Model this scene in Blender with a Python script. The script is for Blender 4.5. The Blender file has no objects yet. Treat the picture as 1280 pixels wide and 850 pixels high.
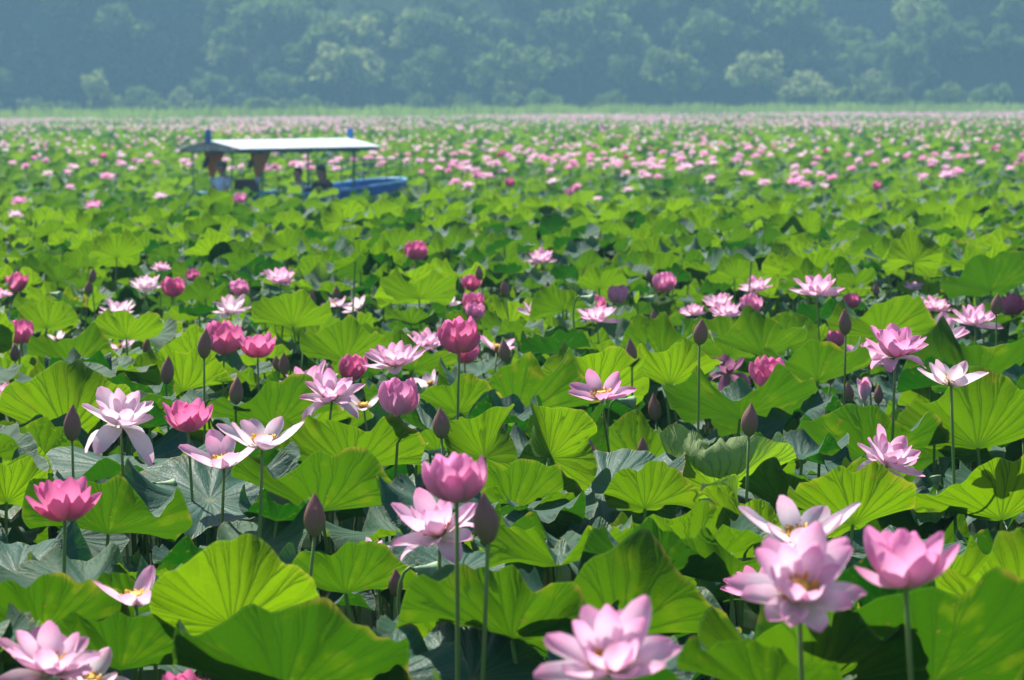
import bpy, math, random
import numpy as np
from mathutils import Matrix, Vector, Euler

# ---------------------------------------------------------------- camera, sky, sun, exposure
sc = bpy.context.scene
C = sc.collection
R_ = math.radians
F = 4000.0                       # focal length in photograph pixels (1280 wide)
CAM_Z = 2.3
PITCH = math.atan((425 - 131) / F)
ROLL = R_(0.35)
cam = bpy.data.cameras.new('camera')
cam.sensor_width = 36.0
cam.lens = 36.0 * F / 1280
cam.clip_start = 0.1
cam.clip_end = 3000
cam.dof.use_dof = True
cam.dof.focus_distance = 11.5
cam.dof.aperture_fstop = 6.6
cam_o = bpy.data.objects.new('camera', cam)
C.objects.link(cam_o)
CAM_M = Matrix.Rotation(math.pi / 2 - PITCH, 3, 'X') @ Matrix.Rotation(-ROLL, 3, 'Z')
cam_o.matrix_world = Matrix.Translation((0, 0, CAM_Z)) @ CAM_M.to_4x4()
sc.camera = cam_o

SUN_EL, SUN_AZ = 52.0, -32.0     # azimuth from +Y (the viewing direction), negative = left
world = bpy.data.worlds.new('World')
sc.world = world
world.use_nodes = True
wn = world.node_tree
bg = wn.nodes['Background']
sky = wn.nodes.new('ShaderNodeTexSky')
sky.sky_type = 'NISHITA'
sky.sun_disc = False
sky.sun_elevation = R_(SUN_EL)
sky.sun_rotation = R_(SUN_AZ)
wn.links.new(sky.outputs[0], bg.inputs[0])
bg.inputs[1].default_value = 0.085
sl = bpy.data.lights.new('sun', 'SUN')
sl.energy = 5.0
sl.angle = R_(0.53)
sl.color = (1.0, 0.95, 0.86)
so = bpy.data.objects.new('sun', sl)
C.objects.link(so)
sdir = Vector((math.sin(R_(SUN_AZ)) * math.cos(R_(SUN_EL)), math.cos(R_(SUN_AZ)) * math.cos(R_(SUN_EL)), math.sin(R_(SUN_EL))))
so.rotation_euler = sdir.to_track_quat('Z', 'Y').to_euler()
so.location = (0, 0, 60)
vs = sc.view_settings
vs.view_transform = 'Standard'
vs.look = 'None'
vs.exposure = 0.80
vs.gamma = 1
vs.use_curve_mapping = False
sc.cycles.use_denoising = True
sc.cycles.max_bounces = 8
sc.cycles.volume_bounces = 0
sc.cycles.transparent_max_bounces = 8
sc.cycles.sample_clamp_indirect = 8

# ---------------------------------------------------------------- helpers
def at(x, y, d):
    """the point at distance d along +Y that stands where the photograph shows pixel (x, y)"""
    r = CAM_M @ Vector(((x - 640) / F, -(y - 425) / F, -1))
    return Vector((0, 0, CAM_Z)) + r * (d / r.y)

CAM_MI = CAM_M.transposed()
def pix(p):
    q = CAM_MI @ (Vector(p) - Vector((0, 0, CAM_Z)))
    return 640 + F * q.x / -q.z, 425 - F * q.y / -q.z

def tag(o, label=None, cat=None, group=None, kind=None):
    if label: o['label'] = label
    if cat: o['category'] = cat
    if group: o['group'] = group
    if kind: o['kind'] = kind
    return o

def empty(name, loc, rot=(0, 0, 0)):
    o = bpy.data.objects.new(name, None)
    o.empty_display_size = 0.05
    o.location = loc
    o.rotation_euler = rot
    C.objects.link(o)
    return o

def obj(name, me, parent=None, mat4=None):
    o = bpy.data.objects.new(name, me)
    C.objects.link(o)
    if parent: o.parent = parent
    if mat4 is not None: o.matrix_local = mat4
    return o

def mesh(name, v, f, mat=None, uv=None, attrs=None, smooth=True):
    """v: (n,3); f: list of faces or (m,k) array; uv: per-loop (k,2)"""
    me = bpy.data.meshes.new(name)
    if isinstance(f, np.ndarray):
        m, k = f.shape
        me.vertices.add(len(v)); me.vertices.foreach_set('co', np.asarray(v, np.float32).ravel())
        me.loops.add(m * k); me.loops.foreach_set('vertex_index', f.astype(np.int32).ravel())
        me.polygons.add(m)
        me.polygons.foreach_set('loop_start', np.arange(0, m * k, k, dtype=np.int32))
    else:
        me.from_pydata([tuple(map(float, p)) for p in v], [], f)
    if uv is not None:
        u = me.uv_layers.new(name='UVMap')
        u.data.foreach_set('uv', np.asarray(uv, np.float32).ravel())
    for n, a in (attrs or {}).items():
        t = me.attributes.new(n, 'FLOAT', 'POINT')
        t.data.foreach_set('value', np.asarray(a, np.float32))
    me.update(calc_edges=True)
    if smooth:
        me.polygons.foreach_set('use_smooth', np.ones(len(me.polygons), bool))
    if mat: me.materials.append(mat)
    return me

class MB:
    """collects boxes, tubes and lathes into one mesh"""
    def __init__(s): s.v = []; s.f = []
    def box(s, c, d, rz=0, m=None):
        b = len(s.v)
        for i in (-1, 1):
            for j in (-1, 1):
                for k in (-1, 1):
                    p = Vector((i * d[0] / 2, j * d[1] / 2, k * d[2] / 2))
                    if rz: p = Matrix.Rotation(rz, 3, 'Z') @ p
                    p = p + Vector(c)
                    s.v.append(m @ p if m else p)
        for q in ((0, 1, 3, 2), (4, 6, 7, 5), (0, 4, 5, 1), (2, 3, 7, 6), (0, 2, 6, 4), (1, 5, 7, 3)):
            s.f.append([b + i for i in q])
        return s
    def tube(s, pts, rad, n=8, cap=True):
        pts = [Vector(p) for p in pts]
        if not hasattr(rad, '__len__'): rad = [rad] * len(pts)
        b = len(s.v)
        for i, p in enumerate(pts):
            t = (pts[min(i + 1, len(pts) - 1)] - pts[max(i - 1, 0)]).normalized()
            a = t.orthogonal().normalized() if i == 0 else (a - t * a.dot(t)).normalized()
            c = t.cross(a)
            for k in range(n):
                w = 2 * math.pi * k / n
                s.v.append(p + (a * math.cos(w) + c * math.sin(w)) * rad[i])
        for i in range(len(pts) - 1):
            for k in range(n):
                s.f.append([b + i * n + k, b + i * n + (k + 1) % n, b + (i + 1) * n + (k + 1) % n, b + (i + 1) * n + k])
        if cap:
            s.f.append([b + k for k in range(n)][::-1])
            s.f.append([b + (len(pts) - 1) * n + k for k in range(n)])
        return s
    def lathe(s, prof, n=12, o=(0, 0, 0)):
        b = len(s.v); o = Vector(o)
        for r, z in prof:
            for k in range(n):
                w = 2 * math.pi * k / n
                s.v.append(o + Vector((r * math.cos(w), r * math.sin(w), z)))
        for i in range(len(prof) - 1):
            for k in range(n):
                s.f.append([b + i * n + k, b + i * n + (k + 1) % n, b + (i + 1) * n + (k + 1) % n, b + (i + 1) * n + k])
        s.f.append([b + k for k in range(n)][::-1])
        s.f.append([b + (len(prof) - 1) * n + k for k in range(n)])
        return s
    def ball(s, c, r, n=10, m=7):
        r = Vector(r) if hasattr(r, '__len__') else Vector((r, r, r))
        b = len(s.v); c = Vector(c)
        for i in range(1, m):
            p = math.pi * i / m
            for k in range(n):
                w = 2 * math.pi * k / n
                s.v.append(c + Vector((r.x * math.sin(p) * math.cos(w), r.y * math.sin(p) * math.sin(w), r.z * math.cos(p))))
        t = len(s.v); s.v.append(c + Vector((0, 0, r.z))); s.v.append(c - Vector((0, 0, r.z)))
        for i in range(m - 2):
            for k in range(n):
                s.f.append([b + i * n + k, b + (i + 1) * n + k, b + (i + 1) * n + (k + 1) % n, b + i * n + (k + 1) % n])
        for k in range(n):
            s.f.append([t, b + k, b + (k + 1) % n])
            s.f.append([t + 1, b + (m - 2) * n + (k + 1) % n, b + (m - 2) * n + k])
        return s
    def mesh(s, name, mat, smooth=False):
        return mesh(name, s.v, s.f, mat, smooth=smooth)
    def build(s, name, mat, parent=None, smooth=False):
        return obj(name, s.mesh(name, mat, smooth), parent)

# ---------------------------------------------------------------- materials
class NT:
    def __init__(s, name):
        s.m = bpy.data.materials.new(name); s.m.use_nodes = True
        s.t = s.m.node_tree; s.t.nodes.clear()
        s.out = s.n('ShaderNodeOutputMaterial')
    def n(s, ty, **kw):
        nd = s.t.nodes.new(ty)
        for k, v in kw.items(): setattr(nd, k, v)
        return nd
    def put(s, sock, v):
        if isinstance(v, (int, float)): sock.default_value = v
        elif isinstance(v, tuple): sock.default_value = v if len(v) == 4 or sock.type == 'VECTOR' else (*v, 1)
        else: s.t.links.new(v, sock)
    def m2(s, op, a, b=0.0, c=0.0):
        nd = s.n('ShaderNodeMath', operation=op)
        s.put(nd.inputs[0], a); s.put(nd.inputs[1], b); s.put(nd.inputs[2], c)
        return nd.outputs[0]
    def mul(s, a, b): return s.m2('MULTIPLY', a, b)
    def add(s, a, b): return s.m2('ADD', a, b)
    def sub(s, a, b): return s.m2('SUBTRACT', a, b)
    def abs(s, a): return s.m2('ABSOLUTE', a)
    def rng(s, x, a, b, c=0.0, d=1.0, smooth=True):
        nd = s.n('ShaderNodeMapRange')
        if smooth: nd.interpolation_type = 'SMOOTHSTEP'
        for i, v in enumerate((x, a, b, c, d)): s.put(nd.inputs[i], v)
        return nd.outputs[0]
    def mix(s, f, a, b):
        nd = s.n('ShaderNodeMix', data_type='RGBA')
        s.put(nd.inputs[0], f); s.put(nd.inputs[6], a); s.put(nd.inputs[7], b)
        return nd.outputs[2]
    def mixs(s, f, a, b):
        nd = s.n('ShaderNodeMixShader')
        s.put(nd.inputs[0], f); s.put(nd.inputs[1], a); s.put(nd.inputs[2], b)
        return nd.outputs[0]
    def noise(s, scale, detail=3, vec=None, rough=0.5):
        nd = s.n('ShaderNodeTexNoise')
        nd.inputs['Scale'].default_value = scale; nd.inputs['Detail'].default_value = detail
        nd.inputs['Roughness'].default_value = rough
        if vec is not None: s.put(nd.inputs['Vector'], vec)
        return nd.outputs[0]
    def coord(s, k='Object'): return s.n('ShaderNodeTexCoord').outputs[k]
    def bump(s, h, strength=0.4, dist=0.01):
        nd = s.n('ShaderNodeBump'); nd.inputs['Strength'].default_value = strength
        nd.inputs['Distance'].default_value = dist; s.put(nd.inputs['Height'], h)
        return nd.outputs[0]
    def pbr(s, col, rough=0.6, spec=0.4, normal=None, metal=0.0):
        nd = s.n('ShaderNodeBsdfPrincipled')
        s.put(nd.inputs['Base Color'], col); s.put(nd.inputs['Roughness'], rough)
        s.put(nd.inputs['Specular IOR Level'], spec); s.put(nd.inputs['Metallic'], metal)
        if normal is not None: s.put(nd.inputs['Normal'], normal)
        return nd.outputs[0]
    def transl(s, col, normal=None):
        nd = s.n('ShaderNodeBsdfTranslucent'); s.put(nd.inputs[0], col)
        if normal is not None: s.put(nd.inputs[1], normal)
        return nd.outputs[0]
    def done(s, sh): s.put(s.out.inputs[0], sh); return s.m

def plain(name, col, rough=0.6, var=0.25, scale=12.0, metal=0.0, spec=0.4):
    t = NT(name)
    nz = t.noise(scale, 4, t.coord())
    c = t.mix(t.rng(nz, .3, .7), tuple(x * (1 - var) for x in col), tuple(min(1, x * (1 + var)) for x in col))
    return t.done(t.pbr(c, t.rng(nz, .3, .7, rough - .08, rough + .08), spec, t.bump(nz, .15, .01), metal))

def leaf_material(name, stuff):
    t = NT(name)
    uvn = t.n('ShaderNodeUVMap'); uvn.uv_map = 'UVMap'
    sep = t.n('ShaderNodeSeparateXYZ'); t.put(sep.inputs[0], uvn.outputs[0])
    u, v = sep.outputs[0], sep.outputs[1]
    if stuff:
        a = t.n('ShaderNodeAttribute'); a.attribute_name = 'tone'; tone = a.outputs['Fac']
        a2 = t.n('ShaderNodeAttribute'); a2.attribute_name = 'age'; age = a2.outputs['Fac']
    else:
        a = t.n('ShaderNodeObjectInfo'); s2 = t.n('ShaderNodeSeparateColor')
        t.put(s2.inputs[0], a.outputs['Color']); tone = s2.outputs[0]; age = s2.outputs[1]
    co = t.coord()
    nz = t.noise(9.0, 3, co)
    nf = t.noise(46.0, 4, co, .65)
    N = 21
    vn = t.n('ShaderNodeVectorMath', operation='NORMALIZE'); t.put(vn.inputs[0], co)
    na = t.noise(1.9, 2, vn.outputs[0])
    au = t.add(t.add(t.mul(u, float(N)), t.mul(t.sub(na, .5), 2.6)), t.mul(t.sub(nz, .5), t.rng(v, .1, 1.0, 0.0, .55)))
    p = t.abs(t.sub(t.m2('FRACT', au), .5))
    p1 = t.abs(t.sub(p, t.mul(t.rng(v, .42, 1.0, 0, 1, False), .2)))
    p2 = t.abs(t.sub(p1, t.mul(t.rng(v, .70, 1.0, 0, 1, False), .10)))
    dist = t.mul(t.mul(p2, v), 2 * math.pi / N)
    width = t.rng(v, 0.0, 1.0, .021, .0095, False)
    line = t.m2('SUBTRACT', 1.0, t.m2('MINIMUM', t.m2('DIVIDE', dist, width), 1.0))
    wide = t.m2('SUBTRACT', 1.0, t.m2('MINIMUM', t.m2('DIVIDE', dist, t.mul(width, 4.5)), 1.0))
    # fine net of small veins
    vo = t.n('ShaderNodeTexVoronoi', feature='DISTANCE_TO_EDGE'); vo.inputs['Scale'].default_value = 70
    t.put(vo.inputs['Vector'], co)
    net = t.rng(vo.outputs['Distance'], 0.0, .09, 1.0, 0.0)
    h = t.add(t.mul(wide, -.7), t.add(t.mul(net, -.12), t.mul(nf, .35)))
    bump = t.bump(h, .5, .011)
    blot = t.rng(nz, .56, .74)
    rim = t.rng(v, .965, .995)
    # upper face: waxy blue green;  lower face: paler, matt
    up = t.mix(tone, (.042, .165, .105), (.058, .185, .060))
    up = t.mix(t.mul(nf, .5), up, (.09, .225, .18))
    up = t.mix(t.mul(line, .75), up, (.20, .28, .17))
    up = t.mix(t.rng(v, .035, .075, 1.0, 0.0), up, (.30, .36, .2))
    lo = t.mix(tone, (.018, .066, .009), (.045, .11, .010))
    lo = t.mix(t.mul(line, .5), lo, (.05, .09, .02))
    lo = t.mix(t.rng(tone, .965, 1.0), lo, (.30, .40, .17))
    geo = t.n('ShaderNodeNewGeometry')
    base = t.mix(geo.outputs['Backfacing'], up, lo)
    base = t.mix(t.mul(rim, .6), base, (.30, .34, .16))  # pale rim: the sunlit look of the leaf edge is put into the colour
    tr = t.mix(t.m2('POWER', tone, 1.5), (.007, .085, .001), (.225, .42, .002))
    tr = t.mix(t.mul(blot, .25), tr, (.30, .40, .01))
    tr = t.mix(t.mul(wide, .07), tr, (.05, .17, .005))
    tr = t.mix(t.mul(line, .78), tr, (.02, .075, .004))
    tr = t.mix(t.mul(net, .16), tr, (.06, .20, .005))
    # yellowed and browned stretches of the margin, a few brown flecks
    eg = t.mul(t.rng(v, .93, 1.0), t.rng(t.noise(5.0, 3, co), .57, .66))
    base = t.mix(t.mul(eg, .8), base, (.30, .24, .07)); tr = t.mix(t.mul(eg, .5), tr, (.36, .28, .03))
    fl = t.mul(t.rng(t.noise(24, 2, co), .70, .76), .8)
    base = t.mix(fl, base, (.16, .11, .04)); tr = t.mix(fl, tr, (.18, .11, .02))
    # ageing leaves go yellow, then brown, from the margin inwards
    am = t.rng(t.add(t.add(v, t.mul(t.sub(nz, .5), 1.3)), t.mul(age, 1.0)), 1.05, 1.45)
    am = t.mul(am, t.rng(age, .02, .2))
    base = t.mix(t.mul(am, .85), base, (.30, .22, .06)); tr = t.mix(t.mul(am, .85), tr, (.42, .34, .02))
    rough = t.mix(geo.outputs['Backfacing'], (.50, .50, .50), (.72, .72, .72))
    sh = t.pbr(base, rough, t.sub(.32, t.mul(geo.outputs['Backfacing'], .14)), bump)
    return t.done(t.mixs(.52, sh, t.transl(tr, bump)))

def petal_material(name, base, mid, tip, outer, vein, tr_gain=1.0, stuff=False):
    t = NT(name)
    uvn = t.n('ShaderNodeUVMap'); uvn.uv_map = 'UVMap'
    sep = t.n('ShaderNodeSeparateXYZ'); t.put(sep.inputs[0], uvn.outputs[0])
    u, v = sep.outputs[0], sep.outputs[1]
    oi = t.n('ShaderNodeObjectInfo').outputs['Random']
    nz = t.noise(14.0, 3, t.coord())
    vv = t.add(v, t.mul(t.sub(nz, .5), .25))
    col = t.mix(t.rng(vv, .02, .40), base, mid)
    col = t.mix(t.rng(vv, .52, .98), col, tip)
    st = t.abs(t.sub(t.m2('FRACT', t.add(t.mul(u, 13.0), t.mul(nz, .9))), .5))
    st = t.mul(t.rng(st, 0.0, .26, 1.0, 0.0), .42)
    col = t.mix(st, col, vein)
    geo = t.n('ShaderNodeNewGeometry')
    col = t.mix(t.mul(geo.outputs['Backfacing'], .45), col, outer)
    col = t.mix(t.mul(oi, .18), col, vein)
    b = t.bump(t.add(t.mul(st, -1.0), t.mul(nz, .6)), .35, .006)
    sh = t.pbr(col, .5, .3, b)
    return t.done(t.mixs(.54, sh, t.transl(col, b)))

M = {}
M['leaf'] = leaf_material('lotus leaf', False)
M['leaf_stuff'] = leaf_material('lotus leaf field', True)
M['deep'] = petal_material('deep pink petal', (.87, .67, .54), (.90, .38, .60), (.86, .19, .46), (.80, .22, .44), (.76, .18, .42))
M['pale'] = petal_material('pale pink petal', (.95, .88, .76), (.96, .77, .89), (.91, .34, .61), (.94, .60, .78), (.88, .50, .71))
M['pink'] = petal_material('pink petal', (.93, .76, .68), (.93, .56, .77), (.88, .27, .57), (.90, .43, .67), (.84, .36, .61))
M['white'] = petal_material('white petal', (.94, .88, .76), (.96, .83, .90), (.90, .48, .68), (.94, .74, .84), (.88, .60, .75))
M['wilt'] = petal_material('wilting petal', (.55, .35, .36), (.42, .20, .32), (.30, .09, .20), (.34, .15, .24), (.22, .06, .14))
def bud_material():
    t = NT('closed bud')
    uvn = t.n('ShaderNodeUVMap'); sep = t.n('ShaderNodeSeparateXYZ'); t.put(sep.inputs[0], uvn.outputs[0])
    nz = t.noise(30.0, 4, t.coord())
    v = t.add(sep.outputs[1], t.mul(t.sub(nz, .5), .4))
    col = t.mix(t.rng(v, .05, .55), (.25, .33, .08), (.40, .22, .19))
    col = t.mix(t.rng(v, .55, 1.0), col, (.32, .075, .12))
    col = t.mix(t.mul(nz, .45), col, (.24, .19, .13))
    ed = t.rng(t.abs(t.sub(sep.outputs[0], .5)), .30, .5)
    col = t.mix(t.mul(ed, .6), col, (.42, .22, .24))
    st = t.abs(t.sub(t.m2('FRACT', t.mul(sep.outputs[0], 7.0)), .5))
    b = t.bump(t.add(st, nz), .35, .004)
    return t.done(t.mixs(.38, t.pbr(col, .55, .25, b), t.transl((.62, .20, .22), b)))
M['bud'] = bud_material()
def stalk_material():
    t = NT('lotus stalk')
    co = t.coord('Object'); nz = t.noise(18, 3, co)
    vo = t.n('ShaderNodeTexVoronoi'); vo.inputs['Scale'].default_value = 160; t.put(vo.inputs['Vector'], co)
    pr = t.rng(vo.outputs['Distance'], 0, .18, 1, 0)
    col = t.mix(t.rng(nz, .35, .7), (.13, .26, .045), (.17, .21, .06))
    col = t.mix(t.mul(pr, .7), col, (.05, .045, .02))
    return t.done(t.pbr(col, .55, .35, t.bump(t.add(pr, nz), .6, .004)))
M['stalk'] = stalk_material()
M['pod'] = plain('green seed pod', (.20, .34, .16), .6, .3, 40)
M['podtop'] = plain('seed pod top', (.72, .46, .05), .6, .3, 60)
M['stamen'] = plain('yellow stamens', (.90, .40, .03), .6, .4, 90)
def flower_stuff_material():
    t = NT('far flower petals')
    a = t.n('ShaderNodeAttribute'); a.attribute_name = 'tone'; k = a.outputs['Fac']
    col = t.mix(t.rng(k, 0, .45, 0, 1, False), (.92, .80, .84), (.90, .52, .70))
    col = t.mix(t.rng(k, .45, 1, 0, 1, False), col, (.82, .13, .40))
    return t.done(t.mixs(.46, t.pbr(col, .55, .3), t.transl(col)))
M['flower_stuff'] = flower_stuff_material()

# ---------------------------------------------------------------- the setting: water, shore, hill
def shore_y(X):                                   # the far edge of the lotus field, nearer on the left
    return 352 + 0.55 * X + 3.0 * math.sin(X * .09) + 1.5 * math.sin(X * .31 + 1)

def sstep(a, b, x):
    t = min(1, max(0, (x - a) / (b - a))); return t * t * (3 - 2 * t)

def hill_h(X, Y):
    w = 2.5 * math.sin(X * .06 + Y * .03) + 1.6 * math.sin(X * .13 - Y * .07 + 2)
    t = Y - 446 - w
    mid = .78 * max(0, t) * sstep(-47 - .2 * t, -31 - .2 * t, X) * (1 - sstep(36 - .1 * t, 56 - .35 * t, X))
    right = .85 * max(0, t + 3) * sstep(48 + .22 * t, 62 + .22 * t, X)
    far = 1.45 * max(0, Y - 506 + 50 * (1 - sstep(-56, -42, X)) - .5 * w)
    low = .10 * max(0, t)
    return min(.9 + max(mid, right, far, low), 48 + w)

t = NT('murky lake water')
nz = t.noise(1.4, 4, t.coord()); nb = t.noise(14, 3, t.coord())
M['water'] = t.done(t.pbr(t.mix(nz, (.010, .015, .009), (.020, .026, .013)), .22, .5, t.bump(nb, .12, .02)))
v = [(x, y, 0) for y in (-30, 60, 160, 280, 446) for x in (-190, -60, 0, 60, 190)]
f = [[j * 5 + i, j * 5 + i + 1, j * 5 + i + 6, j * 5 + i + 5] for j in range(4) for i in range(4)]
tag(obj('water', mesh('water', v, f, M['water'])), kind='structure')

t = NT('grassy shore')
nz = t.noise(.35, 4, t.coord()); n2 = t.noise(5, 4, t.coord())
M['shore'] = t.done(t.pbr(t.mix(nz, (.10, .17, .055), (.16, .22, .07)), .9, .2, t.bump(n2, .6, .1)))
xs = np.arange(-190, 191, 5.0)
v, f = [], []
for i, X in enumerate(xs):
    s = shore_y(X)
    for k, (dy, z) in enumerate(((-1, -.3), (1.0, .2), (4, .75), (12, 1.0), (448 - s, 1.1), (475 - s, .7))):
        v.append((X, s + dy, z + .12 * math.sin(X * .7 + k)))
for i in range(len(xs) - 1):
    for k in range(5):
        a = i * 6 + k; f.append([a, a + 6, a + 7, a + 1])
tag(obj('shore', mesh('shore', v, [q[::-1] for q in f], M['shore'])), kind='structure')

t = NT('forest floor')
nz = t.noise(.25, 5, t.coord()); n2 = t.noise(1.6, 4, t.coord())
M['hill'] = t.done(t.pbr(t.mix(nz, (.022, .045, .018), (.045, .075, .028)), .95, .1, t.bump(n2, 1.0, .6)))
xs = np.arange(-190, 191, 4.0); ys = np.concatenate([np.arange(438, 560, 3.0), np.arange(560, 640, 16.0)])
v = [(X, Y, hill_h(X, Y) - .35) for Y in ys for X in xs]
nx = len(xs)
f = [[j * nx + i, j * nx + i + 1, (j + 1) * nx + i + 1, (j + 1) * nx + i] for j in range(len(ys) - 1) for i in range(nx - 1)]
tag(obj('hill', mesh('hill', v, f, M['hill'])), kind='structure')

# ---------------------------------------------------------------- trees
def foliage_material(name, c0, c1, tr):
    t = NT(name)
    a = t.n('ShaderNodeAttribute'); a.attribute_name = 'tone'
    oi = t.n('ShaderNodeObjectInfo').outputs['Random']
    k = t.add(t.mul(a.outputs['Fac'], .6), t.mul(oi, .4))
    col = t.mix(k, c0, c1)
    return t.done(t.mixs(.45, t.pbr(col, .7, .25), t.transl(t.mix(k, tuple(x * .7 for x in tr), tr))))
M['broad'] = foliage_material('broad leaves', (.055, .10, .022), (.10, .15, .04), (.20, .31, .05))
M['pale_tree'] = foliage_material('pale leaves', (.16, .22, .075), (.26, .31, .12), (.42, .52, .16))
M['dark_tree'] = foliage_material('dark shaded needles', (.016, .034, .018), (.030, .052, .026), (.02, .045, .015))  # dark evergreens, with the shade of the steep slope also put into the colour
M['reed'] = foliage_material('reed blades', (.16, .28, .06), (.25, .36, .09), (.42, .60, .12))
M['bark'] = plain('bark', (.09, .07, .05), .9, .3, 3)

def crown_mesh(name, seed, rx, rz, n_clump, n_leaf, leaf, mat, kind='round'):
    rs = np.random.RandomState(seed)
    P, Nn, T = [], [], []
    for c in range(n_clump):
        if kind == 'cone':
            h = rs.rand() ** 1.1; a = rs.rand() * 6.283; rr = rx * (1 - h) * (.45 + .55 * rs.rand())
            ctr = np.array([rr * math.cos(a), rr * math.sin(a), h * 2 * rz - rz]); cr = rx * (.20 + .25 * (1 - h))
        else:
            d = rs.normal(size=3); d /= np.linalg.norm(d); d[2] = abs(d[2]) * 1.15 - .35
            ctr = d * np.array([rx, rx, rz]) * (.30 + .74 * rs.rand()); cr = rx * (.14 + .20 * rs.rand())
        m = max(6, int(n_leaf / n_clump * (.6 + .8 * rs.rand())))
        q = rs.normal(size=(m, 3)); q /= np.linalg.norm(q, axis=1)[:, None]; q[:, 2] = q[:, 2] * .8 + .12
        rad = cr * (.6 + .5 * rs.rand(m, 1) ** .5)
        P.append(ctr + q * rad); Nn.append(q + .55 * rs.normal(size=(m, 3)))
        T.append(np.clip(rs.rand() * .6 + rs.rand(m) * .4, 0, 1))
    P = np.concatenate(P); Nn = np.concatenate(Nn); T = np.concatenate(T)
    Nn /= np.linalg.norm(Nn, axis=1)[:, None]
    ax = np.cross(Nn, rs.normal(size=Nn.shape)); ax /= np.linalg.norm(ax, axis=1)[:, None]
    bx = np.cross(Nn, ax)
    sz = leaf * (.6 + .8 * rs.rand(len(P), 1))
    V = np.stack([P - ax * sz, P + bx * sz * .62, P + ax * sz, P - bx * sz * .62], 1).reshape(-1, 3)
    V[:, 2] += rz
    return mesh(name, V, np.arange(len(V)).reshape(-1, 4), mat, attrs={'tone': np.repeat(T, 4)}, smooth=False)

def trunk_mesh(name, seed, h, r, limbs=5):
    rn = random.Random(seed); b = MB()
    b.tube([(0, 0, -.6), (0, 0, h * .2), (rn.uniform(-.1, .1) * h, .03 * h, h * .55), (.02 * h, 0, h * .92)], [r * 1.35, r, r * .65, r * .2], 7)
    for i in range(limbs):
        a = rn.uniform(0, 6.28); z = h * rn.uniform(.3, .6); L = h * rn.uniform(.22, .38)
        b.tube([(0, 0, z), (L * .5 * math.cos(a), L * .5 * math.sin(a), z + L * .45), (L * math.cos(a), L * math.sin(a), z + L * .95)], [r * .5, r * .33, r * .1], 5)
    return b.mesh(name, M['bark'], True)

CR = {}
for k in range(5):
    CR['broad', k] = crown_mesh('broad crown', 10 + k, 4.0, 3.6, 36, 1900, .34, M['broad'])
    CR['pale', k] = crown_mesh('pale crown', 40 + k, 4.0, 3.6, 32, 1700, .33, M['pale_tree'])
for k in range(4):
    CR['cone', k] = crown_mesh('cone crown', 70 + k, 2.3, 5.0, 34, 1100, .42, M['dark_tree'], 'cone')
    CR['shrub', k] = crown_mesh('shrub crown', 90 + k, 2.6, 1.0, 18, 800, .26, M['broad'])
TK = {'broad': trunk_mesh('trunk', 1, 7.0, .28), 'cone': trunk_mesh('straight trunk', 2, 10, .2, 0), 'shrub': trunk_mesh('stem', 3, 1.6, .07, 6)}
TK['pale'] = TK['broad']
def tree(name, sort, k, p, sx, sz, rz, label, cat='tree', group=None):
    e = tag(empty(name, p, (0, 0, rz)), label, cat, group)
    c = obj('crown', CR[sort, k], e); c.scale = (sx, sx, sz)
    c.location = (0, 0, {'broad': 1.2, 'pale': 1.0, 'cone': .5, 'shrub': .0}[sort] * sz)
    tr = obj('trunk', TK[sort], e); tr.scale = (sx, sx, sz)
    return e

# trees that stand out along the foot of the hill: px left, right, top of the crown in the photograph, and distance
SHORE_TREES = [
    (98, 136, 86, 424, 'pale', 'lone small pale tree on the far shore at left, before the dark slope'),
    (385, 482, 50, 440, 'pale', 'tall round-crowned tree at the foot of the hill above the covered boat'),
    (318, 392, 92, 442, 'broad', 'low spreading tree just left of the tall tree above the boat'),
    (496, 570, 62, 444, 'broad', 'leafy tree right of the tall tree above the boat'),
    (590, 688, 54, 440, 'broad', 'broad dome-shaped dark tree at the foot of the hill near the middle'),
    (752, 806, 66, 446, 'broad', 'narrow bushy tree left of the ragged twin-topped tree'),
    (800, 884, 62, 440, 'broad', 'ragged twin-topped tree between the dome-shaped tree and the pale tree'),
    (902, 984, 66, 432, 'pale', 'tallest pale green tree at the foot of the hill right of centre'),
    (958, 1046, 96, 430, 'pale', 'low pale tree leaning out right of the tallest pale tree'),
    (1098, 1170, 84, 446, 'broad', 'round tree at the left end of the right-hand wooded spur'),
    (1168, 1232, 64, 448, 'broad', 'upright tree midway along the right-hand wooded spur'),
    (1222, 1300, 50, 448, 'broad', 'large tree at the right edge of the photo on the wooded spur'),
]
rn = random.Random(4)
for i, (x0, x1, yt, d, sort, lab) in enumerate(SHORE_TREES):
    p = at((x0 + x1) / 2, 130, d); ground = max(.8, hill_h(p.x, d) - .2)
    wid = (x1 - x0) * d / F; top = at(p.x, yt, d).z
    sx = wid / 7.6; sz = (top - ground) / 8.0
    tree('broadleaf_tree', sort, i % 5, (p.x, d, ground), sx, sz, rn.uniform(0, 6), lab)
SHRUBS = [(40, 70, 130, 'left-most low'), (104, 160, 124, 'dark rounded'), (170, 222, 126, 'long low'), (215, 262, 130, 'small flat'),
          (296, 352, 126, 'grassy-topped'), (350, 420, 126, 'wide hazy'), (500, 548, 122, 'mounded'), (556, 600, 124, 'round dark'),
          (610, 660, 121, 'hedge-like'), (655, 708, 121, 'long hedge-like'), (736, 790, 121, 'flat-topped'), (1030, 1086, 118, 'wide flat-topped'),
          (1085, 1140, 119, 'low hazy'), (1150, 1208, 116, 'hedge-like dark'), (1205, 1270, 116, 'right-most long')]
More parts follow.
